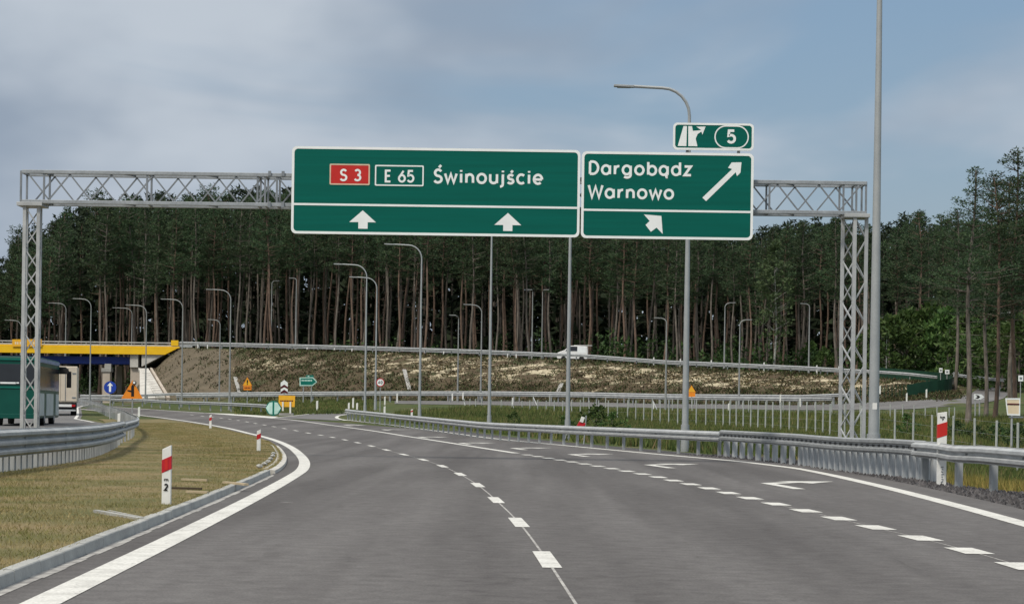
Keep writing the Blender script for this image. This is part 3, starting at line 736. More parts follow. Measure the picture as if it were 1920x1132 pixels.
# weeds in the field behind the guard rail
def field(n):
    px = RNG.uniform(640, 2050, n); Y = RNG.uniform(48, 205, n); X = (px - HX) * Y / F
    ok = (X > x_of(EDGE, np.minimum(Y, 150)) + 2.6) & (Y > np.interp(px, [640, 1100, 1350, 1700, 2050], [150, 80, 66, 46, 40])) & (Y < np.interp(px, [640, 900, 1250, 1500, 1700, 1850], [160, 186, 182, 176, 168, 150]))
    return np.stack([X, Y], 1)[ok]
Pf = field(60000); Pc = clumped(90000, field, 1.0, .55)
px_ = HX + F * Pc[:, 0] / Pc[:, 1]
Pc = Pc[(Pc[:, 0] > x_of(EDGE, np.minimum(Pc[:, 1], 150)) + 2.4) & (Pc[:, 1] < 186)]
P = np.vstack([Pf, Pc])
blades('weeds', np.c_[P, Gn(P[:, 0], P[:, 1])], .44, .08, M['weeds'], .6)
# heather and tufts on the embankment
def slope_pts(n):
    px = RNG.uniform(250, 1800, n); r = RNG.uniform(0, 1.05, n)
    crest = np.interp(px, [250, 330, 550, 700, 900, 1100, 1250, 1500, 1700, 1790], [277, 276, 263, 257, 247, 242, 235, 224, 212, 213])
    toe = np.interp(px, [250, 330, 550, 700, 900, 1100, 1250, 1500, 1700, 1790], [255, 254, 243, 234, 225, 220, 215, 206, 196, 186])
    Y = toe + (crest - toe) * r; keep = ((px > 440) | (RNG.uniform(0, 1, n) < .25)) & ((px < 700) | (r < .48) | (r > .93) | (RNG.uniform(0, 1, n) < .38))
    return np.stack([(px - HX) * Y / F, Y], 1)[keep]
P = np.vstack([slope_pts(12000), clumped(30000, slope_pts, 1.2, .5)])
blades('heather', np.c_[P, Gn(P[:, 0], P[:, 1])], .26, .16, M['heath'], 1.4)
# loose pale straw matting left in shreds on the upper slope
def mat_pts(n):
    px = np.concatenate([RNG.uniform(440, 520, n // 12), RNG.uniform(700, 1000, n // 3), RNG.uniform(1050, 1420, n // 3), RNG.uniform(1380, 1640, n // 4)])
    r = np.clip(RNG.normal(.70, .17, len(px)), .2, .98)
    crest = np.interp(px, [330, 550, 700, 900, 1100, 1250, 1500, 1700], [276, 263, 257, 247, 242, 235, 224, 212])
    toe = np.interp(px, [330, 550, 700, 900, 1100, 1250, 1500, 1700], [254, 243, 234, 225, 220, 215, 206, 196])
    Y = toe + (crest - toe) * r
    return np.stack([(px - HX) * Y / F, Y], 1)
c = mat_pts(150); i = RNG.integers(0, len(c), 9000)
P = c[i] + RNG.normal(0, 1, (9000, 2)) * np.array([.75, .33])
blades('straw_matting', np.c_[P, Gn(P[:, 0], P[:, 1])], .10, .45, M['straw'], 3.5)
# low grass strip at the gore
def gore_pts(n):
    px = RNG.uniform(440, 700, n); Y = RNG.uniform(172, 236, n); return np.stack([(px - HX) * Y / F, Y], 1)
P = gore_pts(16000); blades('gore_grass', np.c_[P, Gn(P[:, 0], P[:, 1])], .3, .1, M['weeds'], .7)

# ------------------------------------------------------------------ lettering: round-stroked road sign alphabet
def arc(cx, cy, rx, ry, a0, a1, n=12):
    return [(cx + rx * math.cos(R(a0 + (a1 - a0) * i / n)), cy + ry * math.sin(R(a0 + (a1 - a0) * i / n))) for i in range(n + 1)]
XH = .70
def circ(cx, r=.27): return arc(cx, XH / 2 + .0, r, XH / 2 - .0, 0, 360, 20)
GL = {
 'S': (.56, [arc(.29, .755, .215, .245, 25, 270, 12)[:-1] + arc(.27, .25, .25, .26, 90, -155, 12)]),
 'D': (.68, [[(.06, 0), (.06, 1)], [(.06, 1), (.25, 1)] + arc(.25, .5, .37, .5, 90, -90, 14)[1:-1] + [(.25, 0), (.06, 0)]]),
 'W': (.98, [[(0.02, 1), (.25, 0), (.49, .9), (.73, 0), (.96, 1)]]),
 'E': (.50, [[(.46, 1), (.06, 1), (.06, 0), (.46, 0)], [(.06, .52), (.41, .52)]]),
 'a': (.68, [circ(.31), [(.58, XH), (.58, 0)]]),
 'b': (.68, [circ(.37), [(.10, 1.02), (.10, 0)]]),
 'd': (.68, [circ(.31), [(.58, 1.02), (.58, 0)]]),
 'g': (.68, [circ(.31), [(.58, XH), (.58, -.05)] + arc(.33, -.06, .25, .20, 0, -140, 9)]),
 'o': (.66, [circ(.33, .28)]),
 'c': (.55, [arc(.32, XH / 2, .27, XH / 2, 48, 312, 16)]),
 'e': (.63, [[(.06, XH / 2 - .02), (.585, XH / 2 - .02)], arc(.32, XH / 2, .27, XH / 2, -3, 312, 20)]),
 'n': (.60, [[(.07, XH), (.07, 0)], [(.07, .30)] + arc(.30, .40, .22, .26, 180, 0, 12) + [(.52, 0)]]),
 'r': (.40, [[(.07, XH), (.07, 0)], [(.07, .28)] + arc(.33, .38, .24, .27, 170, 80, 7)]),
 'u': (.60, [[(.53, XH), (.53, 0)], [(.07, XH), (.07, .27)] + arc(.30, .25, .23, .25, 180, 355, 12)]),
 'i': (.22, [[(.11, XH), (.11, 0)], [(.11, .86), (.11, .99)]]),
 'j': (.26, [[(.15, XH), (.15, -.08)] + arc(-.02, -.08, .17, .18, 0, -95, 7), [(.15, .86), (.15, .99)]]),
 'w': (.82, [[(.02, XH), (.21, 0), (.41, XH * .95), (.61, 0), (.80, XH)]]),
 'z': (.52, [[(.04, XH), (.47, XH), (.05, 0), (.49, 0)]]),
 'm': (.86, [[(.07, XH), (.07, 0)], [(.07, .35)] + arc(.26, .44, .19, .22, 180, 0, 8) + [(.45, 0)], [(.45, .35)] + arc(.62, .44, .18, .22, 180, 0, 8) + [(.80, 0)]]),
 'k': (.56, [[(.08, 1), (.08, 0)], [(.5, XH), (.1, .28)], [(.24, .40), (.52, 0)]]),
 '2': (.58, [arc(.29, .73, .24, .27, 165, -25, 12) + [(.04, 0), (.54, 0)]]),
 '3': (.56, [arc(.27, .755, .21, .245, 150, -90, 12), arc(.26, .26, .25, .26, 90, -150, 12)]),
 '4': (.60, [[(.42, 0), (.42, 1), (.03, .28), (.57, .28)]]),
 '5': (.56, [[(.48, 1), (.12, 1), (.09, .56)] + arc(.27, .31, .25, .31, 125, -150, 14)]),
 '6': (.60, [arc(.31, .30, .25, .30, 0, 360, 18), [(.075, .38), (.44, 1.0)]]),
 '7': (.52, [[(.04, 1), (.48, 1), (.18, 0)]]),
 '0': (.60, [arc(.30, .5, .25, .5, 0, 360, 18)]),
 '9': (.60, [arc(.29, .70, .25, .30, 0, 360, 18), [(.525, .62), (.16, 0)]]),
 ' ': (.30, []),
}
GL['Ś'] = (GL['S'][0], GL['S'][1] + [[(.34, 1.17), (.48, 1.36)]])
GL['ś'] = (.47, [arc(.25, .49, .17, .17, 25, 270, 9)[:-1] + arc(.23, .16, .19, .165, 90, -155, 10), [(.26, .84), (.38, 1.01)]])
GL['ą'] = (GL['a'][0], GL['a'][1] + [[(.56, 0), (.50, -.10), (.53, -.18), (.60, -.18)]])
def stroke(mb, pts, w, f, y):
    """flat ribbon with mitred joints; f maps letter space to (X, Z)"""
    Q = [Vector(f(*p)) for p in pts]; n = len(Q)
    closed = n > 3 and (Q[0] - Q[-1]).length < 1e-4
    vs = []
    for i in range(n):
        if closed: a, b = Q[(i - 1) % (n - 1)], Q[(i + 1) % (n - 1)] if i < n - 1 else Q[1]
        else: a, b = Q[max(i - 1, 0)], Q[min(i + 1, n - 1)]
        p = Q[i]
        d1 = (p - a).normalized() if (p - a).length > 1e-6 else (b - p).normalized()
        d2 = (b - p).normalized() if (b - p).length > 1e-6 else d1
        t = (d1 + d2); t = t.normalized() if t.length > .05 else d2
        nn = Vector((-t.y, t.x)); k = 1 / max(.45, nn.dot(Vector((-d2.y, d2.x))))
        for s in (-1, 1):
            q = p + nn * (s * w / 2 * k); vs.append((q.x, y, q.y))
    mb.add(vs, [(2 * i, 2 * i + 1, 2 * i + 3, 2 * i + 2) for i in range(n - 1)])
def letter(mb, s, x0, x1, z0, cap, w, y, gap=.18):
    """the string set between x0 and x1 on the baseline z0 (ink to ink), facing the camera at depth y"""
    x = 0; sts = []
    for ch in s:
        adv, st = GL[ch]
        sts += [[(px + x, pz) for px, pz in q] for q in st]; x += adv + gap
    lo = min(p[0] for q in sts for p in q); hi = max(p[0] for q in sts for p in q)
    k = (x1 - x0 - w) / (hi - lo); c = cap - w
    for i, q in enumerate(sts):
        stroke(mb, q, w, lambda a, b: (x0 + w / 2 + (a - lo) * k, z0 + w / 2 + b * c), y - .0004 * (i % 9))
def rrect(x0, z0, x1, z1, r, n=5):
    P = []
    for cx, cz, a in ((x1 - r, z1 - r, 0), (x0 + r, z1 - r, 90), (x0 + r, z0 + r, 180), (x1 - r, z0 + r, 270)):
        P += arc(cx, cz, r, r, a, a + 90, n)
    return P

# ------------------------------------------------------------------ the gantry and its signs
YG = 53.4; SG = F / YG
def gx(px, py=400): return unroll(px, py)[0] * YG / F
def gz(px, py): return H - unroll(px, py)[1] * YG / F
YF = YG - .55     # front face of the boards
def fx(px, py): return unroll(px, py)[0] * YF / F
def fz(px, py): return H - unroll(px, py)[1] * YF / F
zt, zb = (gz(45, 324) + gz(1620, 347)) / 2, (gz(45, 381) + gz(1620, 401)) / 2
xl, xr = gx(47, 350), gx(1621, 370)
LEGX = ((gx(47, 600) + gx(70, 600)) / 2, (gx(1588, 600) + gx(1612, 600)) / 2)
root = thing('sign_gantry', 'galvanised lattice truss gantry spanning the road and carrying the green boards', 'sign gantry', (LEGX[0], YG, G(LEGX[0], YG)))
yf, yb = YG - .33, YG + .33
mb = MB()
for z in (zt, zb):
    for y in (yf, yb): mb.box(((xl + xr) / 2, y, z), (xr - xl, .09, .09))
build('truss_chord', mb, M['steel_truss'], root, bevel=.012)
mb = MB(); n = 40; st = (xr - xl - .3) / n
for i in range(n):
    a, b = xl + .15 + st * i, xl + .15 + st * (i + 1)
    for y, up_ in ((yf, i % 2 == 0), (yb, i % 2 == 1)):
        z0, z1 = (zt - .05, zb + .05) if up_ else (zb + .05, zt - .05)
        mb.beam((a, y, z0), (b, y, z1), .034, .034)
        if i % 4 == 0: mb.beam((a, yf, zt), (b, yb, zt), .03, .03); mb.beam((a, yf, zb), (b, yb, zb), .03, .03)
for p in (45, 88, 280, 486, 500, 522, 1440, 1578, 1602, 1620):
    x = gx(p, 350)
    for y in (yf, yb): mb.beam((x, y, zb), (x, y, zt), .045, .045)
    mb.beam((x, yf, zt), (x, yb, zt), .05, .05); mb.beam((x, yf, zb), (x, yb, zb), .05, .05)
for p in (497, 522): mb.box((gx(p + 12, 330), yf - .06, zt + .03), (.07, .05, .12)); mb.box((gx(p + 12, 330), yf - .07, zb), (.07, .05, .14))
build('truss_lattice', mb, M['steel_dark'], root)
for k, (x, hw) in enumerate(((LEGX[0], .165), (LEGX[1], .165))):
    zg = G(x, YG) - .05; rz = R(8 if k == 0 else 24)
    rot = Matrix.Rotation(rz, 3, 'Z')
    def lp(a, b, z): v = rot @ Vector((a * hw, b * .27, 0)); return Vector((x + v.x, YG + v.y, z))
    top = zb - .06
    mb = MB()
    for a in (-1, 1):
        for b in (-1, 1): mb.beam(lp(a, b, zg), lp(a, b, top), .085, .085)
    mb.box((x, YG, top), (.62, .80, .09)); mb.box((x, YG, zg + .07), (.75, .85, .06))
    build('gantry_leg', mb, M['steel'], root, bevel=.008)
    mb = MB(); nseg = 12; dz = (top - zg - .1) / nseg
    for i in range(nseg):
        z0, z1 = zg + .05 + dz * i, zg + .05 + dz * (i + 1)
        s = 1 if i % 2 else -1
        for b in (-1, 1): mb.beam(lp(-s * b, b, z0), lp(s * b, b, z1), .03, .03)
        for a in (-1, 1): mb.beam(lp(a, -s, z0), lp(a, s, z1), .03, .03)
    build('leg_lattice', mb, M['steel'], root)
def board(root, x0, z0, x1, z1, r, mat, bw=.055, inset=.0):
    mb = MB(); mb.prism_xz(rrect(x0, z0, x1, z1, r), YF, YF + .05); p = build('panel', mb, mat, root)
    mb = MB(); mb.ring_xz(rrect(x0 - .004, z0 - .004, x1 + .004, z1 + .004, r), rrect(x0 + bw, z0 + bw, x1 - bw, z1 - bw, max(r - bw * .6, .03)), YF - .006, YF + .052)
    return p, mb
yl = YF - .004
# large board
z1 = (fz(549, 273.5) + fz(1087, 283)) / 2; z0 = (fz(545, 437) + fz(1085, 445)) / 2; x0 = (fx(549, 274) + fx(545, 437)) / 2; x1 = fx(1087, 364)
big = thing('direction_sign', 'widest green board on the gantry reading S3 E65 Świnoujście with two upward lane arrows', 'road sign', ((x0 + x1) / 2, YF, z0), 'green boards on the gantry')
_, mb = board(big, x0, z0, x1, z1, .12, M['green_sign'])
zd = (fz(547, 382.5) + fz(1087, 390)) / 2; mb.box(((x0 + x1) / 2, YF - .004, zd), (x1 - x0 - .05, .006, .05)); build('border', mb, M['white_sign'], big)
mb = MB(); letter(mb, 'Świnoujście', fx(812.5, 330), fx(1018.5, 333), (fz(815, 344.3) + fz(1015, 347)) / 2, .365, .060, yl); build('place_name', mb, M['white_sign'], big)
def shield(bx, mat, s, tx, cap, border):
    a0, a1 = fx(bx[0], 330), fx(bx[2], 330); c0, c1 = fz(bx[0], bx[3]), fz(bx[2], bx[1]); 
    zz0, zz1 = fz((bx[0] + bx[2]) / 2, bx[3]), fz((bx[0] + bx[2]) / 2, bx[1])
    m_ = MB(); m_.prism_xz(rrect(a0, zz0, a1, zz1, .03), YF - .008, YF); sh = build('route_shield', m_, mat, big)
    m_ = MB(); m_.ring_xz(rrect(a0, zz0, a1, zz1, .03), rrect(a0 + .032, zz0 + .032, a1 - .032, zz1 - .032, .02), YF - .012, YF - .002); build('shield_border', m_, border, sh)
    m_ = MB(); letter(m_, s, fx(tx[0], 330), fx(tx[1], 330), (zz0 + zz1) / 2 - cap / 2 - .015, cap, .048, YF - .012, .16); build('lettering', m_, M['white_sign'], sh)
M['shield_cream'] = pmat('shield_border_cream', (.66, .52, .38), None, 3, .5)
shield((618, 307.6, 693.5, 347), M['red_sign'], 'S 3', (637, 677.5), .30, M['shield_cream'])
shield((703, 310, 794.5, 349), M['green_sign'], 'E 65', (721.5, 777), .31, M['white_sign'])
for tip, head, hb, stm, bt in (((680, 394.5), (655, 705), 416.6, (672, 689.5), 428.8), ((952.3, 399.3), (927, 977.5), 422, (943.7, 961), 433.2)):
    c_ = tip[0]; m_ = MB()
    m_.prism_xz([(fx(c_, 410), fz(*tip)), (fx(head[1], 410), fz(c_, hb)), (fx(stm[1], 410), fz(c_, hb)), (fx(stm[1], 410), fz(c_, bt)), (fx(stm[0], 410), fz(c_, bt)), (fx(stm[0], 410), fz(c_, hb)), (fx(head[0], 410), fz(c_, hb))], YF - .005, YF - .001)
    build('lane_arrow', m_, M['white_sign'], big)
# exit board
z1 = (fz(1091, 284) + fz(1413, 288.5)) / 2; z0 = (fz(1089, 446) + fz(1411, 450)) / 2; x0 = fx(1090.5, 364); x1 = (fx(1413, 289) + fx(1411, 450)) / 2
ex = thing('exit_sign', 'green gantry board reading Dargobądz Warnowo with a white arrow slanting up', 'road sign', ((x0 + x1) / 2, YF, z0), 'green boards on the gantry')
_, mb = board(ex, x0, z0, x1, z1, .12, M['green_sign'])
zd = (fz(1093, 393.5) + fz(1411, 397.5)) / 2; mb.box(((x0 + x1) / 2, YF - .004, zd), (x1 - x0 - .05, .006, .05)); build('border', mb, M['white_sign'], ex)
mb = MB(); letter(mb, 'Dargobądz', fx(1104, 315), fx(1298, 315), (fz(1105, 328.6) + fz(1297, 330.8)) / 2, .355, .059, yl)
build('place_name', mb, M['white_sign'], ex); mb = MB(); letter(mb, 'Warnowo', fx(1101.5, 360), fx(1264, 360), (fz(1103, 372.8) + fz(1262, 374.6)) / 2, .355, .059, yl); build('place_name', mb, M['white_sign'], ex)
def crop(cx, cy): return (980 + cx / 3.3298, 140 + cy / 3.3298)
def sheet(pts, root_, name='arrow', mat='white_sign', d=.005):
    m_ = MB(); m_.prism_xz([(fx(*p), fz(*p)) for p in pts], YF - d, YF - .001); return build(name, m_, M[mat], root_)
sheet([crop(*p) for p in [(1122, 768), (1308, 590), (1282, 582), (1305, 549), (1366, 548), (1360, 612), (1338, 634), (1330, 610), (1145, 790)]], ex)
sheet([crop(*p) for p in [(757, 873), (866, 882), (874, 994), (836, 955), (800, 981), (767, 938), (793, 914)]], ex, 'lane_arrow')
# exit number board
z1 = (fz(1263, 229.5) + fz(1413, 233.5)) / 2; z0 = (fz(1262, 280) + fz(1413, 283)) / 2; x0 = fx(1262.5, 255); x1 = fx(1413, 257)
nb = thing('exit_number_sign', 'small green board with exit symbol and number 5 above the other boards', 'road sign', ((x0 + x1) / 2, YF, z0), 'green boards on the gantry')
_, mb = board(nb, x0, z0, x1, z1, .10, M['green_sign'], .045); build('border', mb, M['white_sign'], nb)
for xx in (x0 + .35, x1 - .35): mb = MB(); mb.box((xx, YF + .09, (zt + z1) / 2 - .12), (.07, .07, z1 - zt - .1)); build('bracket', mb, M['steel_dark'], nb)
sheet([crop(*p) for p in [(1004, 322), (1026, 322), (1022, 447), (968, 446)]], nb, 'exit_symbol')
sheet([crop(*p) for p in [(1034, 322), (1057, 323), (1063, 352), (1092, 350), (1115, 347), (1084, 326), (1142, 325), (1122, 376), (1116, 356), (1092, 372), (1080, 400), (1091, 448), (1034, 447)]], nb, 'exit_symbol')
ov = [crop(1197, 318), crop(1412, 462)]
a0, a1 = fx(ov[0][0], 257), fx(ov[1][0], 257); zz0, zz1 = fz(1372, ov[1][1]), fz(1372, ov[0][1])
mb = MB(); rr_ = (zz1 - zz0) / 2 - .002; mb.ring_xz(rrect(a0, zz0, a1, zz1, rr_, 8), rrect(a0 + .03, zz0 + .03, a1 - .03, zz1 - .03, rr_ - .03, 8), YF - .006, YF - .001); build('number_ring', mb, M['white_sign'], nb)
mb = MB(); letter(mb, '5', fx(crop(1274, 0)[0], 257), fx(crop(1332, 0)[0], 257), fz(1371, crop(0, 432)[1]), .345, .062, YF - .008); build('exit_number', mb, M['white_sign'], nb)

# ------------------------------------------------------------------ street lamps
def lamp(px, py_top, arm, Y, label, base=None, top_h=None, mat=None, dia=None, toward=0.0):
    """steel lamp: tapered pole that bends over into a level arm with a flat head"""
    s = F / Y; Xt = unroll(px, py_top)[0] / s
    X = Xt
    zg = base if base is not None else G(X, Y)
    zt_ = top_h if top_h is not None else H - unroll(px, py_top)[1] / s
    g = 'street lamps along the roads'
    root_ = thing('street_lamp', label, 'street lamp', (X, Y, zg), g)
    mat = mat or M['lamp_far']
    d = (dia or .20); sgn = -1 if arm < 0 else 1
    al = abs(arm) / s; rad = min(.9, al * .45 + .02)
    m_ = MB(); hz = zt_ - zg
    pts = [(X, Y, zg - .1 + hz * t) for t in np.linspace(0, (hz - rad) / hz, 7)]
    rs = [d / 2 * (1 - .55 * i / 6) for i in range(7)]
    m_.tube(pts, rs, 10); m_.tube([(X, Y, zg - .1), (X, Y, zg + .9)], [d * .62, d * .6], 10)
    build('pole', m_, mat, root_, smooth=True)
    ra = d * .22
    bend = [(X + sgn * (rad - rad * math.cos(a)), Y - toward * (1 - math.cos(a)), zt_ - rad + rad * math.sin(a)) for a in np.linspace(0, math.pi / 2, 7)]
    end = (X + sgn * max(al - .55, rad + .02), Y - toward, zt_ + .04)
    m_ = MB(); m_.tube([(X, Y, zt_ - rad - .12)] + bend + [end], ra, 8); build('arm', m_, mat, root_, smooth=True)
    m_ = MB(); hx = end[0] + sgn * .30
    m_.box((hx, end[1] - .01, end[2] + .0), (.66, .24, .07), ry=-sgn * R(2)); m_.box((hx, end[1] - .01, end[2] - .045), (.44, .18, .025))
    build('lamp_head', m_, mat, root_, bevel=.015)
    if zg < 1 and Y < 60:
        m_ = MB(); q = H - unroll(1638, 761)[1] / s; m_.box((X - .0, Y - .105, q), (.10, .012, .14)); build('inspection_label', m_, M['white_plastic'], root_)
    return root_
Y_ = 48.5
lamp(1638.5, 771, -205, Y_, 'tallest thick steel lamp pole close behind the guard rail, running out of view', top_h=12.2, mat=M['lamp'], dia=.25)
lamp(1293.5, 166, -138, 72, 'lamp whose curved arm rises above the small exit number board', mat=M['lamp'], dia=.23)
lamp(1071, 312, -95, 95, 'lamp pole rising behind the joint between the two large boards', mat=M['lamp'], dia=.21)
lamp(922.5, 404, -82, 120, 'lamp pole rising behind the second upward arrow of the widest board', mat=M['lamp'], dia=.20)
lamp(791, 460, -68, 146, 'lamp with a long arm just below the widest board, tallest in its row', mat=M['lamp'], dia=.20)
lamp(688, 497, -60, 163, 'taller of the two lamps standing close together behind the gore', mat=M['lamp'], dia=.19)
lamp(707, 521, -50, 180, 'shorter of the two lamps standing close together, beside the 40 sign', mat=M['lamp'], dia=.19)
lamp(433, 544, -45, 200, 'lamp beside the orange exclamation sign, before the brown slope', dia=.2)
lamp(343, 562, -40, 222, 'lamp standing in front of the yellow bridge end', dia=.2)
lamp(413, 600, -22, 250, 'small lamp in front of the bare grey slope, shortest there', dia=.2)
lamp(275, 573, -38, 243, 'lamp before the concrete steps of the abutment', dia=.2)
lamp(248, 578, -36, 300, 'lamp behind the bridge parapet above the abutment', dia=.22, base=8.0)
lamp(171, 561, -33, 236, 'lamp standing in the underpass mouth before the blue girder', dia=.2)
lamp(124, 569, -33, 300, 'lamp behind the bridge parapet beside the yellow plate', dia=.22, base=8.0)
lamp(40, 601, -30, 300, 'lamp behind the bridge parapet beside the gantry leg', dia=.22, base=8.0)
lamp(903.5, 572, -33, 214, 'lamp at the slope foot with its arm reaching away from the road', dia=.2)
lamp(860, 593, -9, 217, 'thin lamp at the slope foot seen end on', dia=.19, toward=1.6)
lamp(1250, 597, -20, 190, 'short lamp with short arm on the loop road before the straw patches', dia=.2)
lamp(1359.5, 568, 18, 236, 'lamp on the embankment crest with a head turned towards the trees', dia=.2)
lamp(1387.5, 600, 20, 204, 'lower lamp beside the crest lamp, head turned the same way', dia=.2)
lamp(1518, 570, -13, 234, 'lamp on the crest near the lattice leg with a stubby arm', dia=.2)
lamp(1663, 612, -20, 222, 'small curved lamp behind the tallest steel pole', dia=.19)
lamp(1634, 596, 32, 228, 'lamp half hidden behind the tallest steel pole, arm showing past it', dia=.19)
lamp(510, 527, 10, 287, 'crest lamp with a stub arm, first of two above the green arrow board', dia=.22)
lamp(556, 522, -9, 281, 'crest lamp with a stub arm, second of two above the green arrow board', dia=.22)
lamp(999, 545, -3, 262, 'crest lamp seen end on, first of a close pair behind the straw patches', dia=.2, toward=1.5)
lamp(1017.5, 545, 3, 264, 'crest lamp seen end on, second of a close pair behind the straw patches', dia=.2, toward=1.5)
lamp(1874, 588, 4, 190, 'plain lamp pole standing among the near pine trunks', dia=.24, toward=1.5)

# ------------------------------------------------------------------ guard rails
W_PROF = [(0, 0), (0, .018), (.078, .055), (.082, .105), (.006, .140), (.006, .170), (.082, .205), (.078, .255), (0, .292), (0, .31)]
S_PROF = [(0, 0), (0, .03), (.05, .045), (.055, .10), (.012, .125), (.012, .20), (.055, .225), (.055, .28), (0, .31)]
T_PROF = [(0, 0), (0, .015), (.078, .05), (.082, .095), (.006, .145), (.006, .165), (.080, .20), (.082, .225), (.080, .25), (.006, .295), (.006, .315), (.082, .36), (.078, .41), (0, .455), (0, .47)]
def shell(prof, th=.008):
    return prof + [(a - th, b) for a, b in reversed(prof)]
def rail(name, label, path, top=.76, prof=W_PROF, side=1, post_step=2.0, post=(.07, .11), mat='steel', pmat_='steel_dull', group=None, cat='guard rail', back=.10, skip=0.0, rails=1, step=1.0, dense=None, slots=False):
    """path: ground points; side: -1 when traffic is on the left-hand side of the direction of travel"""
    P = resample(smooth_path(path, 2), step)
    P[:, 2] = Gn(P[:, 0], P[:, 1])
    root_ = thing(name, label, cat, tuple(P[0]), group)
    ph = max(p[1] for p in prof)
    sp = shell([(a * (-1 if side < 0 else 1), b + top - ph) for a, b in prof])
    m_ = MB(); m_.sweep(P.tolist(), sp, closed=True)
    # splice bolts and overlaps every 4 m
    Q = resample(P, 4.0)
    for a, b in zip(Q[:-1], Q[1:]):
        d = Vector((b - a)); d.z = 0; d.normalize(); n_ = Vector((d.y, -d.x, 0)) * (-1 if side < 0 else 1)
        for k in (.06, .12):
            for zz in ((.155, .155) if ph < .4 else (.155, .305)):
                c_ = Vector(a) + d * k + n_ * .016; m_.box((c_.x, c_.y, a[2] + top - ph + zz), (.03, .03, .03), math.atan2(d.y, d.x))
    build('rail', m_, M[mat], root_)
    if slots:
        m_ = MB(); Q = resample(P, .5); sd_ = -1 if side < 0 else 1; zc_ = top - ph + .163
        m_.sweep(P.tolist(), [(.010 * sd_, zc_ - .006), (.0165 * sd_, zc_ - .006), (.0165 * sd_, zc_ + .006), (.010 * sd_, zc_ + .006)], closed=True)
        for a, b in zip(Q[:-1], Q[1:]):
            d = Vector((b - a)); d.z = 0; d.normalize(); n_ = Vector((d.y, -d.x, 0)) * (-1 if side < 0 else 1); c_ = Vector(a) + n_ * .014
            m_.box((c_.x, c_.y, a[2] + top - ph + .163), (.20, .012, .045), math.atan2(d.y, d.x))
        build('slot_pattern', m_, M['black_rubber'], root_)
    Q = resample(P, post_step)[:100]
    if dense: Q = np.vstack([resample(P[:len(P) * 2 // 5], dense[0]), resample(P[len(P) * 2 // 5:], dense[1])])[:100]
    for i, q in enumerate(Q):
        if q[1] < skip: continue
        j = min(i + 1, len(Q) - 1); d = Vector(Q[j] - Q[j - 1]); d.z = 0; d.normalize()
        n_ = Vector((d.y, -d.x, 0)) * (1 if side < 0 else -1)
        c_ = Vector(q) + n_ * back; m_ = MB(); rz = math.atan2(d.y, d.x); hh = top - .02 + .25; cz = q[2] - .25 + hh / 2
        m_.box((c_.x, c_.y, cz), (post[0], .008, hh), rz)
        for s in (-1, 1):
            e = c_ + d * (s * post[0] / 2) + n_ * (post[1] / 2); m_.box((e.x, e.y, cz), (.008, post[1], hh), rz)
        m_.box((*(c_ - n_ * (back / 2)).xy, q[2] + top - ph / 2), (.06, back - .02, .16), rz)
        build('post', m_, M[pmat_], root_)
    return root_
gG = 'guard rails beside the roads'
def pw(px, Y): x = xat(px, Y, 800); return (x, Y, G(x, Y))
rail('guardrail', 'long curving steel guard rail with slim spaced posts beside the exit lane', [pw(648,152),pw(662,146),pw(700,138),pw(760,126),pw(830,110),pw(900,97),pw(1000,85.5),pw(1100,77.5),pw(1240,69),pw(1352,63.2)], group=gG, post_step=2.0, post=(.06, .09))
rail('guardrail', 'stiffened guard rail stretch with closely packed posts below the lattice leg', [pw(1352,63.0),pw(1450,56.5),pw(1550,50.5),pw(1650,45.6),pw(1737,41.9)], group=gG, post=(.10, .13), back=.13, top=.80, dense=(1.0, .55), prof=S_PROF, mat='steel_mid', pmat_='steel_pale', slots=True)
rail('guardrail', 'nearest straight guard rail with a few wide posts standing in dark gravel', [pw(1716,42.2),pw(1737,41.5),pw(1870,36.0),pw(2100,29),pw(2600,20),pw(3600,12)], group=gG, post_step=2.6, post=(.12, .12), top=.785, back=.14)
# red reflectors on the nearest rail
LP = [(-8.2,24,0),(-8.3,30,0),(-8.45,36,0),(-8.52,40.6,0),(-8.72,45,0),(-9.25,50,0),(-10.1,56,0),(-10.75,60.5,0)]
rail('guardrail', 'broad triple-ridged guard rail with packed posts at the dry grass, nose of the island', [(-8.2, 10, 0)] + LP, top=.84, prof=T_PROF, side=1, post_step=.5, post=(.12, .10), back=.14, group=gG, step=.6, mat='steel_dull', skip=20)
rail('guardrail', 'guard rail bending round the island nose and running off beside the bus', [(-10.7,60,0),(-11.5,65,0),(-12.2,70,0),(-12.9,75,0),(-14.2,83,0),(-17.2,100,0),(-25.0,140,0),(-35.8,190,0),(-47.5,240,0)], top=.78, side=1, post_step=3.0, post=(.06, .06), group=gG, step=.8, mat='steel_dull')
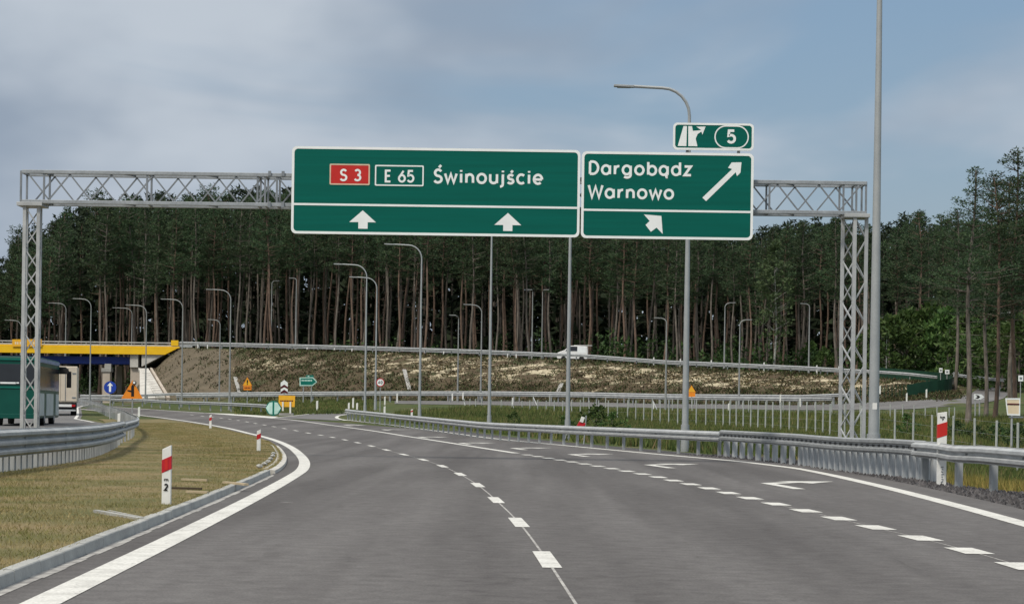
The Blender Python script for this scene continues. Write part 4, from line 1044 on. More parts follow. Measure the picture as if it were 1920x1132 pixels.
# far rails
def gpath(pts): return [tuple(gp(*p)) for p in pts]
rail('guardrail', 'guard rail along the far edge of the main road ending at the green gore disc', [pw(150,244),pw(250,226),pw(330,208),pw(400,195),pw(450,185),pw(490,177),pw(503,172)], group=gG, top=.80, post_step=4, mat='steel_dull')
def toe_path(dy, a, b, n=24):
    px = np.linspace(a, b, n)
    toe = np.interp(px, [150, 330, 550, 700, 900, 1100, 1250, 1500, 1700], [252, 250, 240, 231, 222, 218, 213, 204, 192]) + dy
    return [pw(p, y) for p, y in zip(px, toe)]
rail('guardrail', 'upper one of two long guard rails at the embankment foot, unbroken along the slope', toe_path(0, 150, 1590), group=gG, top=1.05, post_step=4, mat='steel')
rail('guardrail', 'lower one of two long guard rails at the embankment foot, nearer the field', toe_path(-9, 330, 1560), group=gG, top=.95, post_step=4, mat='steel_dull')
def crest_path(dy, a, b, n=30):
    px = np.linspace(a, b, n)
    c_ = np.interp(px, [300, 330, 550, 700, 900, 1100, 1250, 1500, 1700, 1790], [277, 277, 264.5, 258.5, 248.5, 243.5, 236.5, 225.5, 213.5, 214]) + dy
    return [pw(p, y) for p, y in zip(px, c_)]
rail('guardrail', 'guard rail on the near side of the upper road, along the crest edge', crest_path(0, 326, 1765), group=gG, top=.80, post_step=4)
rail('guardrail', 'guard rail on the far side of the upper road, before the forest trunks', crest_path(12.5, 326, 1640), group=gG, top=.95, post_step=4)
rail('guardrail', 'pale guard rail of the loop road before the near pine trunks', [pw(1783,214),pw(1810,210),pw(1840,206),pw(1868,202),pw(1900,198)], group=gG, top=1.25, post_step=4)
# green mesh screen on the bend
scr = [pw(1640,219),pw(1690,218),pw(1730,216.5),pw(1765,213),pw(1783,208),pw(1785,204),pw(1775,201),pw(1740,199.8),pw(1700,199.2)]
Pq = resample(smooth_path(scr, 2), 1.0); Pq[:, 2] = Gn(Pq[:, 0], Pq[:, 1])
root = thing('mesh_screen', 'dark green mesh screen curving round the loop road bend', 'screen fence', tuple(Pq[0]))
mb = MB(); mb.sweep(Pq.tolist(), [(0, .05), (0, 1.15), (-.03, 1.15), (-.03, .05)], closed=True); build('screen_panel', mb, M['mesh_green'], root)
for q in np.vstack([resample(Pq, 2.0), [pw(p_, np.interp(p_, [1575, 1700], [205, 199.4])) for p_ in np.linspace(1575, 1694, 17)]]):
    mb = MB(); mb.beam((q[0], q[1], q[2] - .2), (q[0], q[1], q[2] + 1.22), .06, .06); build('post', mb, M['mesh_green'], root)

# ------------------------------------------------------------------ wildlife fences in the field
def fence(label, pts, h, step, wires=4, pr=.043):
    P = []
    for px, py, Y in pts:
        x = xat(px, Y, py); P.append((x, Y, H - unroll(px, py)[1] * Y / F - h))
    P = resample(np.array(P), step)
    P = P[[i_ for i_, q in enumerate(P) if q[1] > 112 or i_ % 2 == 0]]
    root_ = thing('wire_fence', label, 'wire fence', tuple(P[0]), 'wire fences in the field')
    for q in P[:100]:
        m_ = MB(); m_.tube([(q[0], q[1], min(q[2], G(q[0], q[1])) - .1), (q[0] + random.uniform(-.03, .03), q[1], q[2] + h + random.uniform(-.04, .04))], pr, 6); build('post', m_, M['fence_post'], root_)
    m_ = MB()
    for k in range(wires):
        z = h * (.15 + .83 * k / (wires - 1))
        for a, b in zip(P[:-1], P[1:]): m_.beam((a[0], a[1], a[2] + z), (b[0], b[1], b[2] + z), .006, .006)
    build('wire_mesh', m_, M['lamp'], root_)
    for a in (P[0], P[min(6, len(P) - 1)]):
        m_ = MB(); m_.tube([(a[0], a[1], a[2] + h * .9), (a[0] + .9, a[1] - 1, a[2])], pr * .9, 6); build('brace', m_, M['lamp'], root_)
    return root_
fence('tall wire fence nearest behind the guard rail, its posts spread wide towards the pines', [(870,748,196),(905,747,190),(980,750,183),(1180,749,160),(1350,750,140),(1530,754,115),(1640,763,100),(1740,775,88),(1840,786,78),(1898,791,72),(2000,800,64)], 2.6, 2.0, wires=6)
fence('second wire fence further back in the green field before the loop road', [(1000,740,200),(1100,743,194),(1230,746,190),(1350,748,184),(1450,750,178),(1560,753,170),(1680,757,160),(1790,764,148)], 2.2, 2.4)

# ------------------------------------------------------------------ delineators and small marker posts
def delineator(px, py, label, h=.72, w=.12, Y=None, band=True, tilt=0.0, marks=None, zoff=0.0, red='red_plastic', slant=.05, group='white delineator posts'):
    g_ = gp(px, py) if Y is None else Vector((xat(px, Y, py), Y, 0))
    if Y is None and px < 560 and py > 795: # on the raised verge
        for _ in range(6):
            z = verge_z(g_.x, g_.y); yy = (H - z) * F / unroll(px, py)[1]; g_ = Vector((unroll(px, py)[0] * yy / F, yy, 0))
        g_.z = verge_z(g_.x, g_.y)
    else:
        g_.z = G(g_.x, g_.y)
    x, y, z = g_.x, g_.y, g_.z + zoff
    root_ = thing('delineator', label, 'delineator post', (x, y, z), group)
    root_.rotation_euler = (0, tilt, 0)
    d = .035; z1 = z + h
    sl = slant
    m_ = MB(); m_.prism_xz([(x - w / 2, z - .1), (x + w / 2, z - .1), (x + w / 2, z1), (x - w / 2, z1 - sl)], y - d, y + d); build('post_body', m_, M['white_plastic'], root_, bevel=.006)
    if band:
        b0, b1 = z + h * .60, z + h * .82
        m_ = MB(); m_.prism_xz([(x - w / 2 - .003, b0 - sl), (x + w / 2 + .003, b0), (x + w / 2 + .003, b1), (x - w / 2 - .003, b1 - sl)], y - d - .003, y + d + .003); build('red_band', m_, M[red], root_)
        m_ = MB(); m_.box((x, y - d - .006, (b0 + b1) / 2 - sl / 2), (w * .34, .006, (b1 - b0) * .86)); build('reflector', m_, M['red_sign'], root_)
    if marks:
        m_ = MB()
        for s, zz, cap in marks: letter(m_, s, x - w * .24, x + w * .24, z + zz, cap, cap * .2, y - d - .008)
        build('marking', m_, M['black_sign'], root_)
    return root_
delineator(312, 945.5, 'nearest white delineator with red band and a 2, on dry grass by the kerb', h=.70, w=.105, marks=[('m', .275, .045), ('2', .165, .085)])
delineator(485, 845, 'white delineator with red band at the grass edge, second along the bend', h=.58, w=.10)
delineator(394.5, 803, 'white delineator on the far grass edge before the road', h=.70, w=.11)
delineator(260.5, 781, 'white delineator where the far edge line meets the grass', h=.75, w=.16, band=False)
delineator(223, 792, 'white delineator behind the bending guard rail', h=.80, w=.14, Y=112, band=False)
delineator(594.5, 767, 'white delineator on the grass before the two-posted green board', h=.9, w=.17, band=False, Y=186)
for px, py, Y, h, lab in ((654,764,160,.42,'white marker lying first at the guard rail tip'),(662,762,165,.75,'white marker standing tallest at the guard rail tip'),(669.5,765,158,.45,'white marker leaning past the guard rail tip'),
                  (721,776,150,.62,'white marker with dark base behind the rail, left of the mid lamp'),(721.5,757,200,.8,'white marker on the loop road before the 40 sign'),(744.5,752,208,.85,'white marker before the drainage chute'),(772,779,140,.48,'white marker with a red side by the mid lamp')):
    delineator(px, py, lab.replace('left of', 'beside'), h=h * .9, w=.13, Y=Y, band=(px == 772), zoff=max(0, H - unroll(px, py)[1] * Y / F - G(xat(px, Y, py), Y)))
for i, (px, py) in enumerate(((848,749),(868,747),(961,757),(1225,768),(1366,771),(1463,752),(1500,760),(1573,757),(1650,736),(1737,743),(1700,750))):
    Y = float(np.interp(px, [840, 1225, 1500, 1740], [205, 192, 186, 178]))
    delineator(px, py, 'small white marker post beside the loop road beyond the field', h=.6, w=.12, Y=Y, band=False, zoff=max(0, H - unroll(px, py)[1] * Y / F - G(xat(px, Y, py), Y)), group='small white marker posts along the loop road')
for px in (371, 389, 576, 627, 660, 797, 832, 952, 968, 1226, 1276, 1334, 1387, 1433, 1532):
    Y = float(np.interp(px, [330, 550, 700, 900, 1100, 1250, 1500], [279, 266, 260, 250, 245, 238, 227])) + (9 if px < 1000 else -1.2)
    delineator(px, 650, 'small white delineator along the upper road on the embankment', h=1.05, w=.13, Y=Y, band=False, group='white delineators along the upper road')
# large red and white km post behind the near rail
kx = xat(1764, 40.3, 900)
root = thing('kilometre_post', 'tall white post with broad slanting red band rising above the nearest guard rail', 'kilometre post', (kx, 40.3, 0))
w_ = .17; sK = F / 40.3; zK = lambda py: H - unroll(1765, py)[1] / sK
x = kx + .01
mb = MB(); mb.prism_xz([(x - w_ / 2, -.1), (x + w_ / 2, -.1), (x + w_ / 2, zK(771.5)), (x - w_ / 2, zK(774))], 40.27, 40.34); build('post_body', mb, M['white_plastic'], root, bevel=.006)
mb = MB(); mb.prism_xz([(x - w_ / 2 - .004, zK(821)), (x + w_ / 2 + .004, zK(815)), (x + w_ / 2 + .004, zK(790)), (x - w_ / 2 - .004, zK(795.5))], 40.264, 40.345); build('red_band', mb, M['red_sign'], root)
mb = MB(); letter(mb, 'km', x - .045, x + .045, zK(784), .05, .013, 40.262); letter(mb, '7', x - .018, x + .022, zK(788.5), .04, .011, 40.262); build('marking', mb, M['black_sign'], root)
mb = MB()
for k in range(7): mb.box((x + .005 + (k % 2) * .008, 40.263, .07 + k * .045), (.05 - (k % 3) * .012, .004, .016), ry=R((k * 37) % 50 - 25))
build('worn_lettering', mb, M['steel_dark'], root)
# small red warning marker knocked over behind the rail
def simple(name, label, cat, px, py, Y, group=None, zg=None):
    x_ = xat(px, Y, py); return thing(name, label, cat, (x_, Y, G(x_, Y) if zg is None else zg), group), x_, F / Y
Y_ = 84; root, x, s = simple('fallen_marker', 'knocked over red and white marker post leaning behind the long guard rail', 'marker post', 1090, 803, Y_)
z = H - unroll(1090, 803)[1] / s
mb = MB(); mb.box((x - .02, Y_, z + .12), (.26, .08, .30), ry=R(28)); build('red_base', mb, M['red_plastic'], root, bevel=.02)
mb = MB(); mb.box((x + .03, Y_ - .05, z + .34), (.14, .05, .22), ry=R(20)); build('white_top', mb, M['white_plastic'], root, bevel=.02)
mb = MB(); mb.tube([(x + .1, Y_, z - .6), (x + .18, Y_, z + .50)], .025, 6); build('post', mb, M['lamp'], root)
# nearest rail: red reflectors
root = None

# ------------------------------------------------------------------ small road signs
def pole(root_, x, Y, z0, z1, r=.035, mat='steel_dull'):
    m_ = MB(); m_.tube([(x, Y, z0 - .1), (x, Y, z1)], r, 8); build('post', m_, M[mat], root_, smooth=True)
def zpx(px, py, Y): return H - unroll(px, py)[1] * Y / F
# blue round
Y = 148; root, x, s = simple('mandatory_sign', 'round blue sign with white upward arrow before the underpass', 'road sign', 206.5, 726, Y)
zc = zpx(206.5, 726, Y); pole(root, x, Y + .05, root.location.z, zc + .3)
mb = MB(); mb.disc_xz((x, zc), .42, Y - .02, Y + .01); build('sign_plate', mb, M['blue_sign'], root)
mb = MB(); mb.prism_xz([(x, zc + .33), (x + .20, zc + .10), (x + .07, zc + .12), (x + .07, zc - .30), (x - .07, zc - .30), (x - .07, zc + .12), (x - .20, zc + .10)], Y - .03, Y - .021); build('arrow', mb, M['white_sign'], root)
# big orange triangle
Y = 126; root, x, s = simple('warning_sign', 'large orange triangle sign with black merging lane symbol, round lamp on its tip', 'road sign', 248, 740, Y)
pt = lambda px, py: (unroll(px, py)[0] * Y / F, zpx(px, py, Y))
def tri(root_, a, b, c, Y, mat, edge):
    m_ = MB(); m_.prism_xz([a, b, c], Y - .02, Y + .01); build('sign_plate', m_, M[mat], root_)
    cx, cz = (a[0] + b[0] + c[0]) / 3, (a[1] + b[1] + c[1]) / 3
    sh = lambda p, k: (cx + (p[0] - cx) * k, cz + (p[1] - cz) * k)
    m_ = MB(); m_.ring_xz([sh(p, 1.02) for p in (a, b, c)], [sh(p, .86) for p in (a, b, c)], Y - .024, Y + .012); build('sign_edge', m_, M[edge], root_)
tri(root, pt(248.5, 713), pt(228, 746.5), pt(267.5, 747), Y, 'orange_sign', 'orange_sign'); pole(root, x, Y + .05, root.location.z, zpx(248, 722, Y))
mb = MB(); mb.prism_xz([pt(246, 743), pt(251.5, 743), pt(251.5, 724), pt(249, 720), pt(246, 724)], Y - .03, Y - .0245); mb.prism_xz([pt(239, 733), pt(246, 735), pt(246, 731.5), pt(239, 730.5)], Y - .0295, Y - .0245); build('symbol', mb, M['black_sign'], root)
mb = MB(); mb.disc_xz(pt(252.5, 717.5), .115, Y - .10, Y - .03, 16); build('flash_lamp', mb, M['black_rubber'], root)
mb = MB(); mb.disc_xz(pt(252, 717), .07, Y - .105, Y - .101, 16); build('lamp_lens', mb, M['white_sign'], root)
# smaller orange sign with exclamation mark and plate
Y = 214; root, x, s = simple('warning_sign', 'small orange triangle with exclamation mark above an orange plate, before the slope', 'road sign', 463.5, 745, Y)
tri(root, pt(463.8, 707), pt(455, 722.5), pt(472.5, 722.5), Y, 'yellow_sign', 'orange_sign'); pole(root, x, Y + .06, root.location.z, zpx(463, 712, Y), .04)
mb = MB(); mb.prism_xz([pt(462.6, 718), pt(465.2, 718), pt(465, 712), pt(462.8, 712)], Y - .03, Y - .0245); mb.disc_xz(pt(463.9, 720), .06, Y - .03, Y - .0245, 10); build('symbol', mb, M['black_sign'], root)
mb = MB(); mb.prism_xz([pt(456.5, 731), pt(471.5, 731), pt(471.5, 723), pt(456.5, 723)], Y - .02, Y + .01); build('lower_plate', mb, M['orange_sign'], root)
mb = MB()
for k in range(4): mb.prism_xz([pt(458.5 + k * 3, 728.5), pt(460.5 + k * 3, 728.5), pt(460.5 + k * 3, 725.5), pt(458.5 + k * 3, 725.5)], Y - .026, Y - .021)
build('plate_lettering', mb, M['brown_sign'], root)
# orange sign further along
Y = 199; root, x, s = simple('warning_sign', 'small orange triangle over round plate behind the thick lamp pole at the slope foot', 'road sign', 1297, 746, Y)
tri(root, pt(1296.5, 722), pt(1288.5, 735), pt(1304.5, 735), Y, 'yellow_sign', 'orange_sign'); pole(root, x, Y + .06, root.location.z, zpx(1297, 728, Y), .035)
mb = MB(); mb.prism_xz([pt(1290, 743.5), pt(1303.5, 743.5), pt(1303.5, 735.6), pt(1290, 735.6)], Y - .02, Y + .01); build('lower_plate', mb, M['orange_sign'], root)
# chevron board
Y = 205; root, x, s = simple('chevron_board', 'narrow white and red chevron board pointing up behind the yellow board', 'road sign', 532.5, 745, Y)
mb = MB(); mb.prism_xz([pt(526.3, 735), pt(539.6, 735), pt(539.6, 717), pt(533, 712), pt(526.3, 717)], Y - .02, Y + .01); build('sign_plate', mb, M['white_sign'], root)
mb = MB()
for dy in (0, 9.5): mb.prism_xz([pt(526.3, 727 + dy - 2), pt(533, 720.5 + dy), pt(539.6, 727 + dy - 2), pt(539.6, 723 + dy + 6), pt(533, 725.5 + dy), pt(526.3, 723 + dy + 6)], Y - .026 - dy * .0002, Y - .021)
build('chevron', mb, M['brown_sign'], root); pole(root, x, Y + .06, root.location.z, zpx(533, 716, Y), .04)
# green arrow-shaped board
Y = 222; root, x, s = simple('direction_sign', 'green board shaped like an arrow on two posts before the brown slope', 'road sign', 577, 748, Y)
mb = MB(); mb.prism_xz([pt(562, 723), pt(586, 723), pt(594.5, 715.5), pt(587, 707), pt(562, 707.5)], Y - .02, Y + .02); build('sign_plate', mb, M['teal_sign'], root)
o_ = [pt(562, 723), pt(586, 723), pt(594.5, 715.5), pt(587, 707), pt(562, 707.5)]; cx = sum(p[0] for p in o_) / 5; cz = sum(p[1] for p in o_) / 5
mb = MB(); mb.ring_xz([(cx + (p[0] - cx) * 1.02, cz + (p[1] - cz) * 1.02) for p in o_], [(cx + (p[0] - cx) * .90, cz + (p[1] - cz) * .80) for p in o_], Y - .026, Y - .018); build('border', mb, M['pale_green'], root)
mb = MB()
for k in range(7): mb.prism_xz([pt(565.5 + k * 2.9, 714.5), pt(567.6 + k * 2.9, 714.5), pt(567.6 + k * 2.9, 711.4), pt(565.5 + k * 2.9, 711.4)], Y - .026, Y - .021)
build('lettering', mb, M['pale_green'], root)
mb = MB(); mb.prism_xz([pt(573.5, 707), pt(588, 707), pt(588, 702.8), pt(573.5, 702.8)], Y - .02, Y + .02); build('number_plate', mb, M['teal_sign'], root)
mb = MB(); mb.prism_xz([pt(577, 706), pt(580, 706), pt(580, 703.6), pt(577, 703.6)], Y - .026, Y - .021); build('plate_lettering', mb, M['pale_green'], root)
for q in (568.5, 583.5): pole(root, xat(q, Y, 740), Y + .07, root.location.z, zpx(q, 710, Y), .055)
# yellow board
Y = 168; root, x, s = simple('information_board', 'yellow temporary board with one dark line of writing on two white legs', 'road sign', 537, 776, Y)
mb = MB(); mb.prism_xz([pt(522.5, 755), pt(528, 762.5), pt(552.5, 762.5), pt(553.5, 741.5), pt(522.5, 740.5)], Y - .02, Y + .02); build('board', mb, M['yellow_sign'], root)
mb = MB()
for k in range(8): mb.prism_xz([pt(525.5 + k * 3.1, 752.6), pt(527.9 + k * 3.1, 752.6), pt(527.9 + k * 3.1, 750), pt(525.5 + k * 3.1, 750)], Y - .026, Y - .021)
build('lettering', mb, M['brown_sign'], root)
for q, py in ((530.5, 770), (544.5, 776)):
    xx = xat(q, Y, 760); m_ = MB(); m_.box((xx, Y - .06, (zpx(q, py, Y) + zpx(q, 753, Y)) / 2), (.12, .06, zpx(q, 753, Y) - zpx(q, py, Y))); build('leg', m_, M['white_plastic'], root)
mb = MB(); mb.box((xat(537, Y, 760), Y, root.location.z + .10), (1.1, .5, .2)); build('ballast_foot', mb, M['concrete'], root)
# gore disc
Y = 164; root, x, s = simple('gore_disc', 'round dark green disc with two pale triangles at the road fork', 'road sign', 512.5, 778, Y)
zc = zpx(512, 765, Y); mb = MB(); mb.disc_xz((x, zc), .56, Y - .03, Y + .03, 32); build('disc', mb, M['teal_sign'], root, bevel=.01)
pole(root, x, Y + .06, root.location.z, zc, .06)
for sg in (-1, 1):
    mb = MB(); mb.prism_xz([(x + sg * .07, zc - .46), (x + sg * .07, zc + .46), (x + sg * .30, zc + .42), (x + sg * .56, zc + .02), (x + sg * .30, zc - .42)], Y - .038, Y - .031); build('pale_triangle', mb, M['pale_green'], root)
# 40 sign
Y = 176; root, x, s = simple('speed_limit_sign', 'round white speed sign with thin red rim reading 40', 'road sign', 712.5, 760, Y)
zc = zpx(712.3, 716.7, Y); pole(root, x, Y + .05, root.location.z, zc, .035)
mb = MB(); mb.disc_xz((x, zc), .31, Y - .02, Y + .01, 24); build('sign_plate', mb, M['white_sign'], root)
c24 = lambda r: [(x + r * math.cos(2 * math.pi * i / 24), zc + r * math.sin(2 * math.pi * i / 24)) for i in range(24)]
mb = MB(); mb.ring_xz(c24(.34), c24(.275), Y - .025, Y + .012); build('red_rim', mb, M['red_plastic'], root)
mb = MB(); letter(mb, '40', x - .19, x + .19, zc - .13, .26, .05, Y - .023, .2); build('number', mb, M['black_sign'], root)
# signs seen from the back or too far to read, by the near pines
for px, py, w_, h_, Y, lab in ((1764, 694, .32, .45, 212, 'small pale sign plate above the green screen, first of three'), (1776, 697, .42, .42, 210, 'small pale sign plate above the green screen, widest of three'), (1792.5, 702, .55, .5, 212, 'grey sign plate past the end of the green screen'),
                            (1914, 709, .42, .5, 186, 'pale square sign plate among the branches above the cream board'), (1575, 690, .34, .42, 236, 'small pale sign plate beside the lattice leg at the crest')):
    root, x, s = simple('small_sign', lab, 'road sign', px, py, Y); zc = zpx(px, py, Y)
    mb = MB(); mb.box((x, Y, zc), (w_, .03, h_)); build('sign_plate', mb, M['white_sign'] if px != 1792.5 else M['lamp'], root, bevel=.008); pole(root, x, Y + .05, root.location.z, zc + .1)
    mb = MB(); mb.box((x, Y - .018, zc), (w_ * .5, .004, h_ * .4)); build('symbol', mb, M['steel_dark'], root)
Y = 150; root, x, s = simple('curve_board', 'white and black chevron board with a pointed end before the near pines', 'road sign', 1830, 748, Y)
mb = MB(); mb.prism_xz([pt(1826, 748), pt(1838, 749), pt(1845.5, 744), pt(1840, 739), pt(1826, 738)], Y - .02, Y + .01); build('sign_plate', mb, M['white_sign'], root)
mb = MB(); mb.prism_xz([pt(1828.5, 746.5), pt(1834, 747), pt(1838, 743.8), pt(1834, 740.5), pt(1828.5, 740), pt(1833, 743.5)], Y - .026, Y - .021); build('chevron', mb, M['black_sign'], root)
for q in (1829, 1837): pole(root, xat(q, Y, 750), Y + .05, root.location.z - .2, zpx(q, 742, Y), .05)
Y = 96; root, x, s = simple('cream_board', 'cream square board with white rim mounted on a post among weeds under the pines', 'signboard', 1897, 790, Y)
cb = [pt(1888.5, 777.5), pt(1912, 778.5), pt(1912.5, 746.5), pt(1885, 746.5)]
mb = MB(); mb.prism_xz(cb, Y - .03, Y + .05); build('board', mb, M['cream'], root, bevel=.01)
mb = MB(); cx = sum(p[0] for p in cb) / 4; cz = sum(p[1] for p in cb) / 4
mb.ring_xz([(cx + (p[0] - cx) * 1.03, cz + (p[1] - cz) * 1.03) for p in cb], [(cx + (p[0] - cx) * .84, cz + (p[1] - cz) * .84) for p in cb], Y - .036, Y - .028); build('rim', mb, M['white_sign'], root)
mb = MB(); mb.beam((*[pt(1888, 757)[0], Y - .034], pt(1888, 757)[1]), (*[pt(1911, 757.5)[0], Y - .034], pt(1911, 757.5)[1]), .03, .06); build('cross_bar', mb, M['brown_sign'], root)
mb = MB(); mb.box((pt(1905, 781.5)[0], Y, pt(1905, 781.5)[1]), (.62, .12, .07)); build('shelf', mb, M['steel_dark'], root)
pole(root, x, Y, root.location.z, pt(1897, 778)[1], .05)

# ------------------------------------------------------------------ bridge
YB = 275.0
bx = lambda px, py=660: unroll(px, py)[0] * YB / F
bz = lambda px, py: H - unroll(px, py)[1] * YB / F
root = thing('road_bridge', 'yellow road bridge with blue girder carrying the upper road over the carriageways', 'bridge', (bx(0), YB, G(bx(0), YB)))
XL = bx(-300)
zY0, zY1 = bz(200, 663.2), bz(200, 650.8)
mb = MB(); mb.prism_xz([(XL, zY0), (bx(309), zY0), (bx(333), zY1), (XL, zY1)], YB, YB + 1.0); build('yellow_beam', mb, M['yellow_paint'], root)
mb = MB(); mb.box(((XL + bx(330)) / 2, YB + 6.2, zY1 - .2), (bx(330) - XL, 10.3, .5)); build('deck', mb, M['concrete'], root)
mb = MB(); mb.box(((XL + bx(243)) / 2, YB + 2.2, (bz(160, 668) + bz(160, 680)) / 2), (bx(243) - XL, .8, bz(160, 667) - bz(160, 680.5))); mb.box(((XL + bx(243)) / 2, YB + 9, (bz(160, 668) + bz(160, 680)) / 2), (bx(243) - XL, .8, bz(160, 667) - bz(160, 680.5)))
build('blue_girder', mb, M['blue_paint'], root)
mb = MB(); mb.box(((XL + bx(336)) / 2, YB + .35, bz(160, 648.6)), (bx(336) - XL, .5, .18)); mb.box((bx(327), YB + .3, bz(327, 643)), (.9, .5, .7)); build('parapet_edge', mb, M['yellow_paint'], root)
mb = MB()
for py in (640.5, 645.5): mb.box(((XL + bx(336)) / 2, YB + .6, bz(160, py)), (bx(336) - XL, .08, .14))
for k in range(24): mb.box((XL + (bx(330) - XL) * (k + .5) / 24, YB + .66, bz(160, 645)), (.08, .06, .7))
build('railing', mb, M['steel'], root)
mb = MB(); mb.box(((XL + bx(336)) / 2, YB + 11.2, bz(160, 642)), (bx(336) - XL, .08, .25)); build('railing', mb, M['steel_dull'], root)
mb = MB(); mb.prism_xz([(bx(243), bz(243, 688)), (bx(258), bz(258, 688)), (bx(258), bz(258, 663.6)), (bx(243), bz(243, 663.6))], YB + .4, YB + 10.5); mb.prism_xz([(bx(265), bz(265, 687)), (bx(309), bz(309, 663.8)), (bx(265), bz(265, 663.8))], YB + .3, YB + 10.5)
build('abutment_cap', mb, M['pale_concrete'], root)
gb = G(bx(225), YB) - .3
mb = MB(); mb.box(((bx(192) + bx(206)) / 2, YB + 1.0, (gb + bz(200, 697)) / 2), (bx(206) - bx(192), 1.4, bz(200, 697) - gb)); build('pier', mb, M['beige'], root, bevel=.04)
mb = MB(); mb.box(((bx(190) + bx(208)) / 2, YB + 1.0, (bz(200, 697) + bz(200, 690)) / 2), (bx(208) - bx(190), 1.7, bz(200, 690) - bz(200, 697))); mb.box(((bx(195) + bx(207)) / 2, YB + 1.0, (bz(200, 690) + bz(200, 682)) / 2), (bx(207) - bx(195), .9, bz(200, 681) - bz(200, 690))); build('pier_cap', mb, M['concrete'], root, bevel=.04)
mb = MB(); mb.box(((bx(196) + bx(206)) / 2, YB + 9.5, (gb + bz(200, 683)) / 2), (bx(206) - bx(196), 1.4, bz(200, 683) - gb)); build('pier', mb, M['beige'], root, bevel=.04)
mb = MB(); mb.prism_xz([(bx(243), gb), (bx(262), gb), (bx(262), bz(260, 688)), (bx(243), bz(243, 688))], YB + .8, YB + 10.5); build('abutment', mb, M['beige'], root)
def slab(pts, name, mat, th=.25, extra=None):
    a = [Vector(p) for p in pts]; m_ = extra or MB(); n = len(a)
    nrm = (a[1] - a[0]).cross(a[2] - a[0]).normalized()
    if nrm.y > 0: nrm = -nrm
    b = [p - nrm * th for p in a]
    m_.add(a + b, [tuple(range(n)), tuple(range(2 * n - 1, n - 1, -1))] + [(i, i + n, (i + 1) % n + n, (i + 1) % n) for i in range(n)]); return build(name, m_, M[mat], root)
pY = lambda px, py, Y: tuple(at(px, py, Y))
slab([pY(262, 746, 256), pY(292, 745, 256), pY(276, 716, 263.5), pY(262, 690, 271.5)], 'paved_slope', 'pale_concrete')
slab([pY(313, 744.5, 255.4), pY(319, 744.5, 255.4), pY(285, 689, 271.5), pY(281, 689, 271.5)], 'slope_kerb', 'beige', .4)
mb = MB()
for k in range(14): 
    t = k / 13; mb.box(tuple(at(299 - 33 * t + 3, 744 - 53 * t, 255.4 + 15.8 * t)), (.9, .12, .12))
slab([pY(294, 745, 255.6), pY(310, 744.5, 255.6), pY(278, 690, 271.5), pY(259, 690, 271.5)], 'slope_steps', 'pale_concrete', .35, mb)
# plate on the parapet
YP = YB - .15; root = thing('bridge_plate', 'long yellow plate with faint writing fixed on the bridge parapet', 'sign plate', (bx(50), YP, bz(50, 655)))
p2 = lambda px, py: (unroll(px, py)[0] * YP / F, H - unroll(px, py)[1] * YP / F)
mb = MB(); mb.prism_xz([p2(23, 649.5), p2(78, 649.5), p2(78, 635.5), p2(23, 636)], YP - .03, YP + .03); build('plate', mb, M['yellow_sign'], root)
mb = MB()
for k, q in enumerate((28, 32, 37, 62, 66, 70)): mb.prism_xz([p2(q, 645.5), p2(q + 2.6, 645.5), p2(q + 2.6, 640.5), p2(q, 640.5)], YP - .036, YP - .031)
build('lettering', mb, M['cream'], root)

# ------------------------------------------------------------------ vehicles
def veh(name, label, cat, px, Y, heading):
    x_ = xat(px, Y, 790); r_ = thing(name, label, cat, (x_, Y, G(x_, Y) + .02)); r_.rotation_euler = (0, 0, heading); ORIG[r_.name] = Vector((0, 0, 0)); return r_
# bus: local frame, rear face at y=0, +y forward, right side +x
bus = veh('bus', 'dark green coach seen from behind, rear window banded, white lower side panels', 'bus', 25, 115, R(6.6))
hb = 3.66
mb = MB(); mb.box((0, 6.0, .40 + (hb - .40) / 2), (2.55, 12.0, hb - .40)); build('body', mb, M['bus_green'], bus, bevel=.12)
mb = MB(); mb.box((0, -.012, 2.72), (2.2, .06, 1.08)); build('rear_window', mb, M['glass_dark'], bus, bevel=.02)
mb = MB(); mb.box((-.30, -.046, 2.26), (.8, .012, .09)); mb.box((.2, -.046, 2.27), (.14, .012, .07)); build('rear_lettering', mb, M['white_sign'], bus)
mb = MB(); mb.box((0, -.02, 2.02), (2.5, .05, .06)); build('rear_trim', mb, M['teal_sign'], bus); mb = MB(); mb.box((0, -.03, 3.50), (2.3, .06, .07)); build('rear_trim', mb, M['teal_sign'], bus)
mb = MB(); mb.box((0, -.05, .52), (2.5, .14, .26)); build('rear_bumper', mb, M['bus_green'], bus, bevel=.03)
for sg in (-1, 1):
    mb = MB(); mb.box((sg * 1.14, -.02, .92), (.17, .08, .30)); build('tail_lamp', mb, M['tail'], bus, bevel=.02)
    mb = MB(); mb.box((sg * 1.14, -.02, .66), (.17, .08, .16)); build('reversing_lamp', mb, M['white_sign'], bus, bevel=.02)
    mb = MB(); mb.box((sg * 1.275, 6.1, 2.55), (.03, 11.0, 1.25)); build('side_window', mb, M['glass_dark'], bus)
    mb = MB(); mb.box((sg * 1.28, 6.0, 3.48), (.05, 11.6, .20)); build('roof_edge', mb, pmat('blue_roof_edge', (.22, .28, .42), None, 2, .4), bus, bevel=.02)
    mb = MB()
    for a_, b_ in ((.5, 3.0), (4.3, 8.3), (9.8, 11.6)): mb.box((sg * 1.28, (a_ + b_) / 2, 1.15), (.04, b_ - a_, 1.2))
    build('side_panel', mb, M['bus_panel'], bus)
    for yy in (3.6, 9.1):
        mb = MB(); mb.tube([(sg * .98, yy, .48), (sg * 1.26, yy, .48)], .48, 20); w_ = build('wheel', mb, M['black_rubber'], bus)
        mb = MB(); mb.tube([(sg * 1.20, yy, .48), (sg * 1.275, yy, .48)], .25, 14); build('rim', mb, M['steel_dull'], w_)
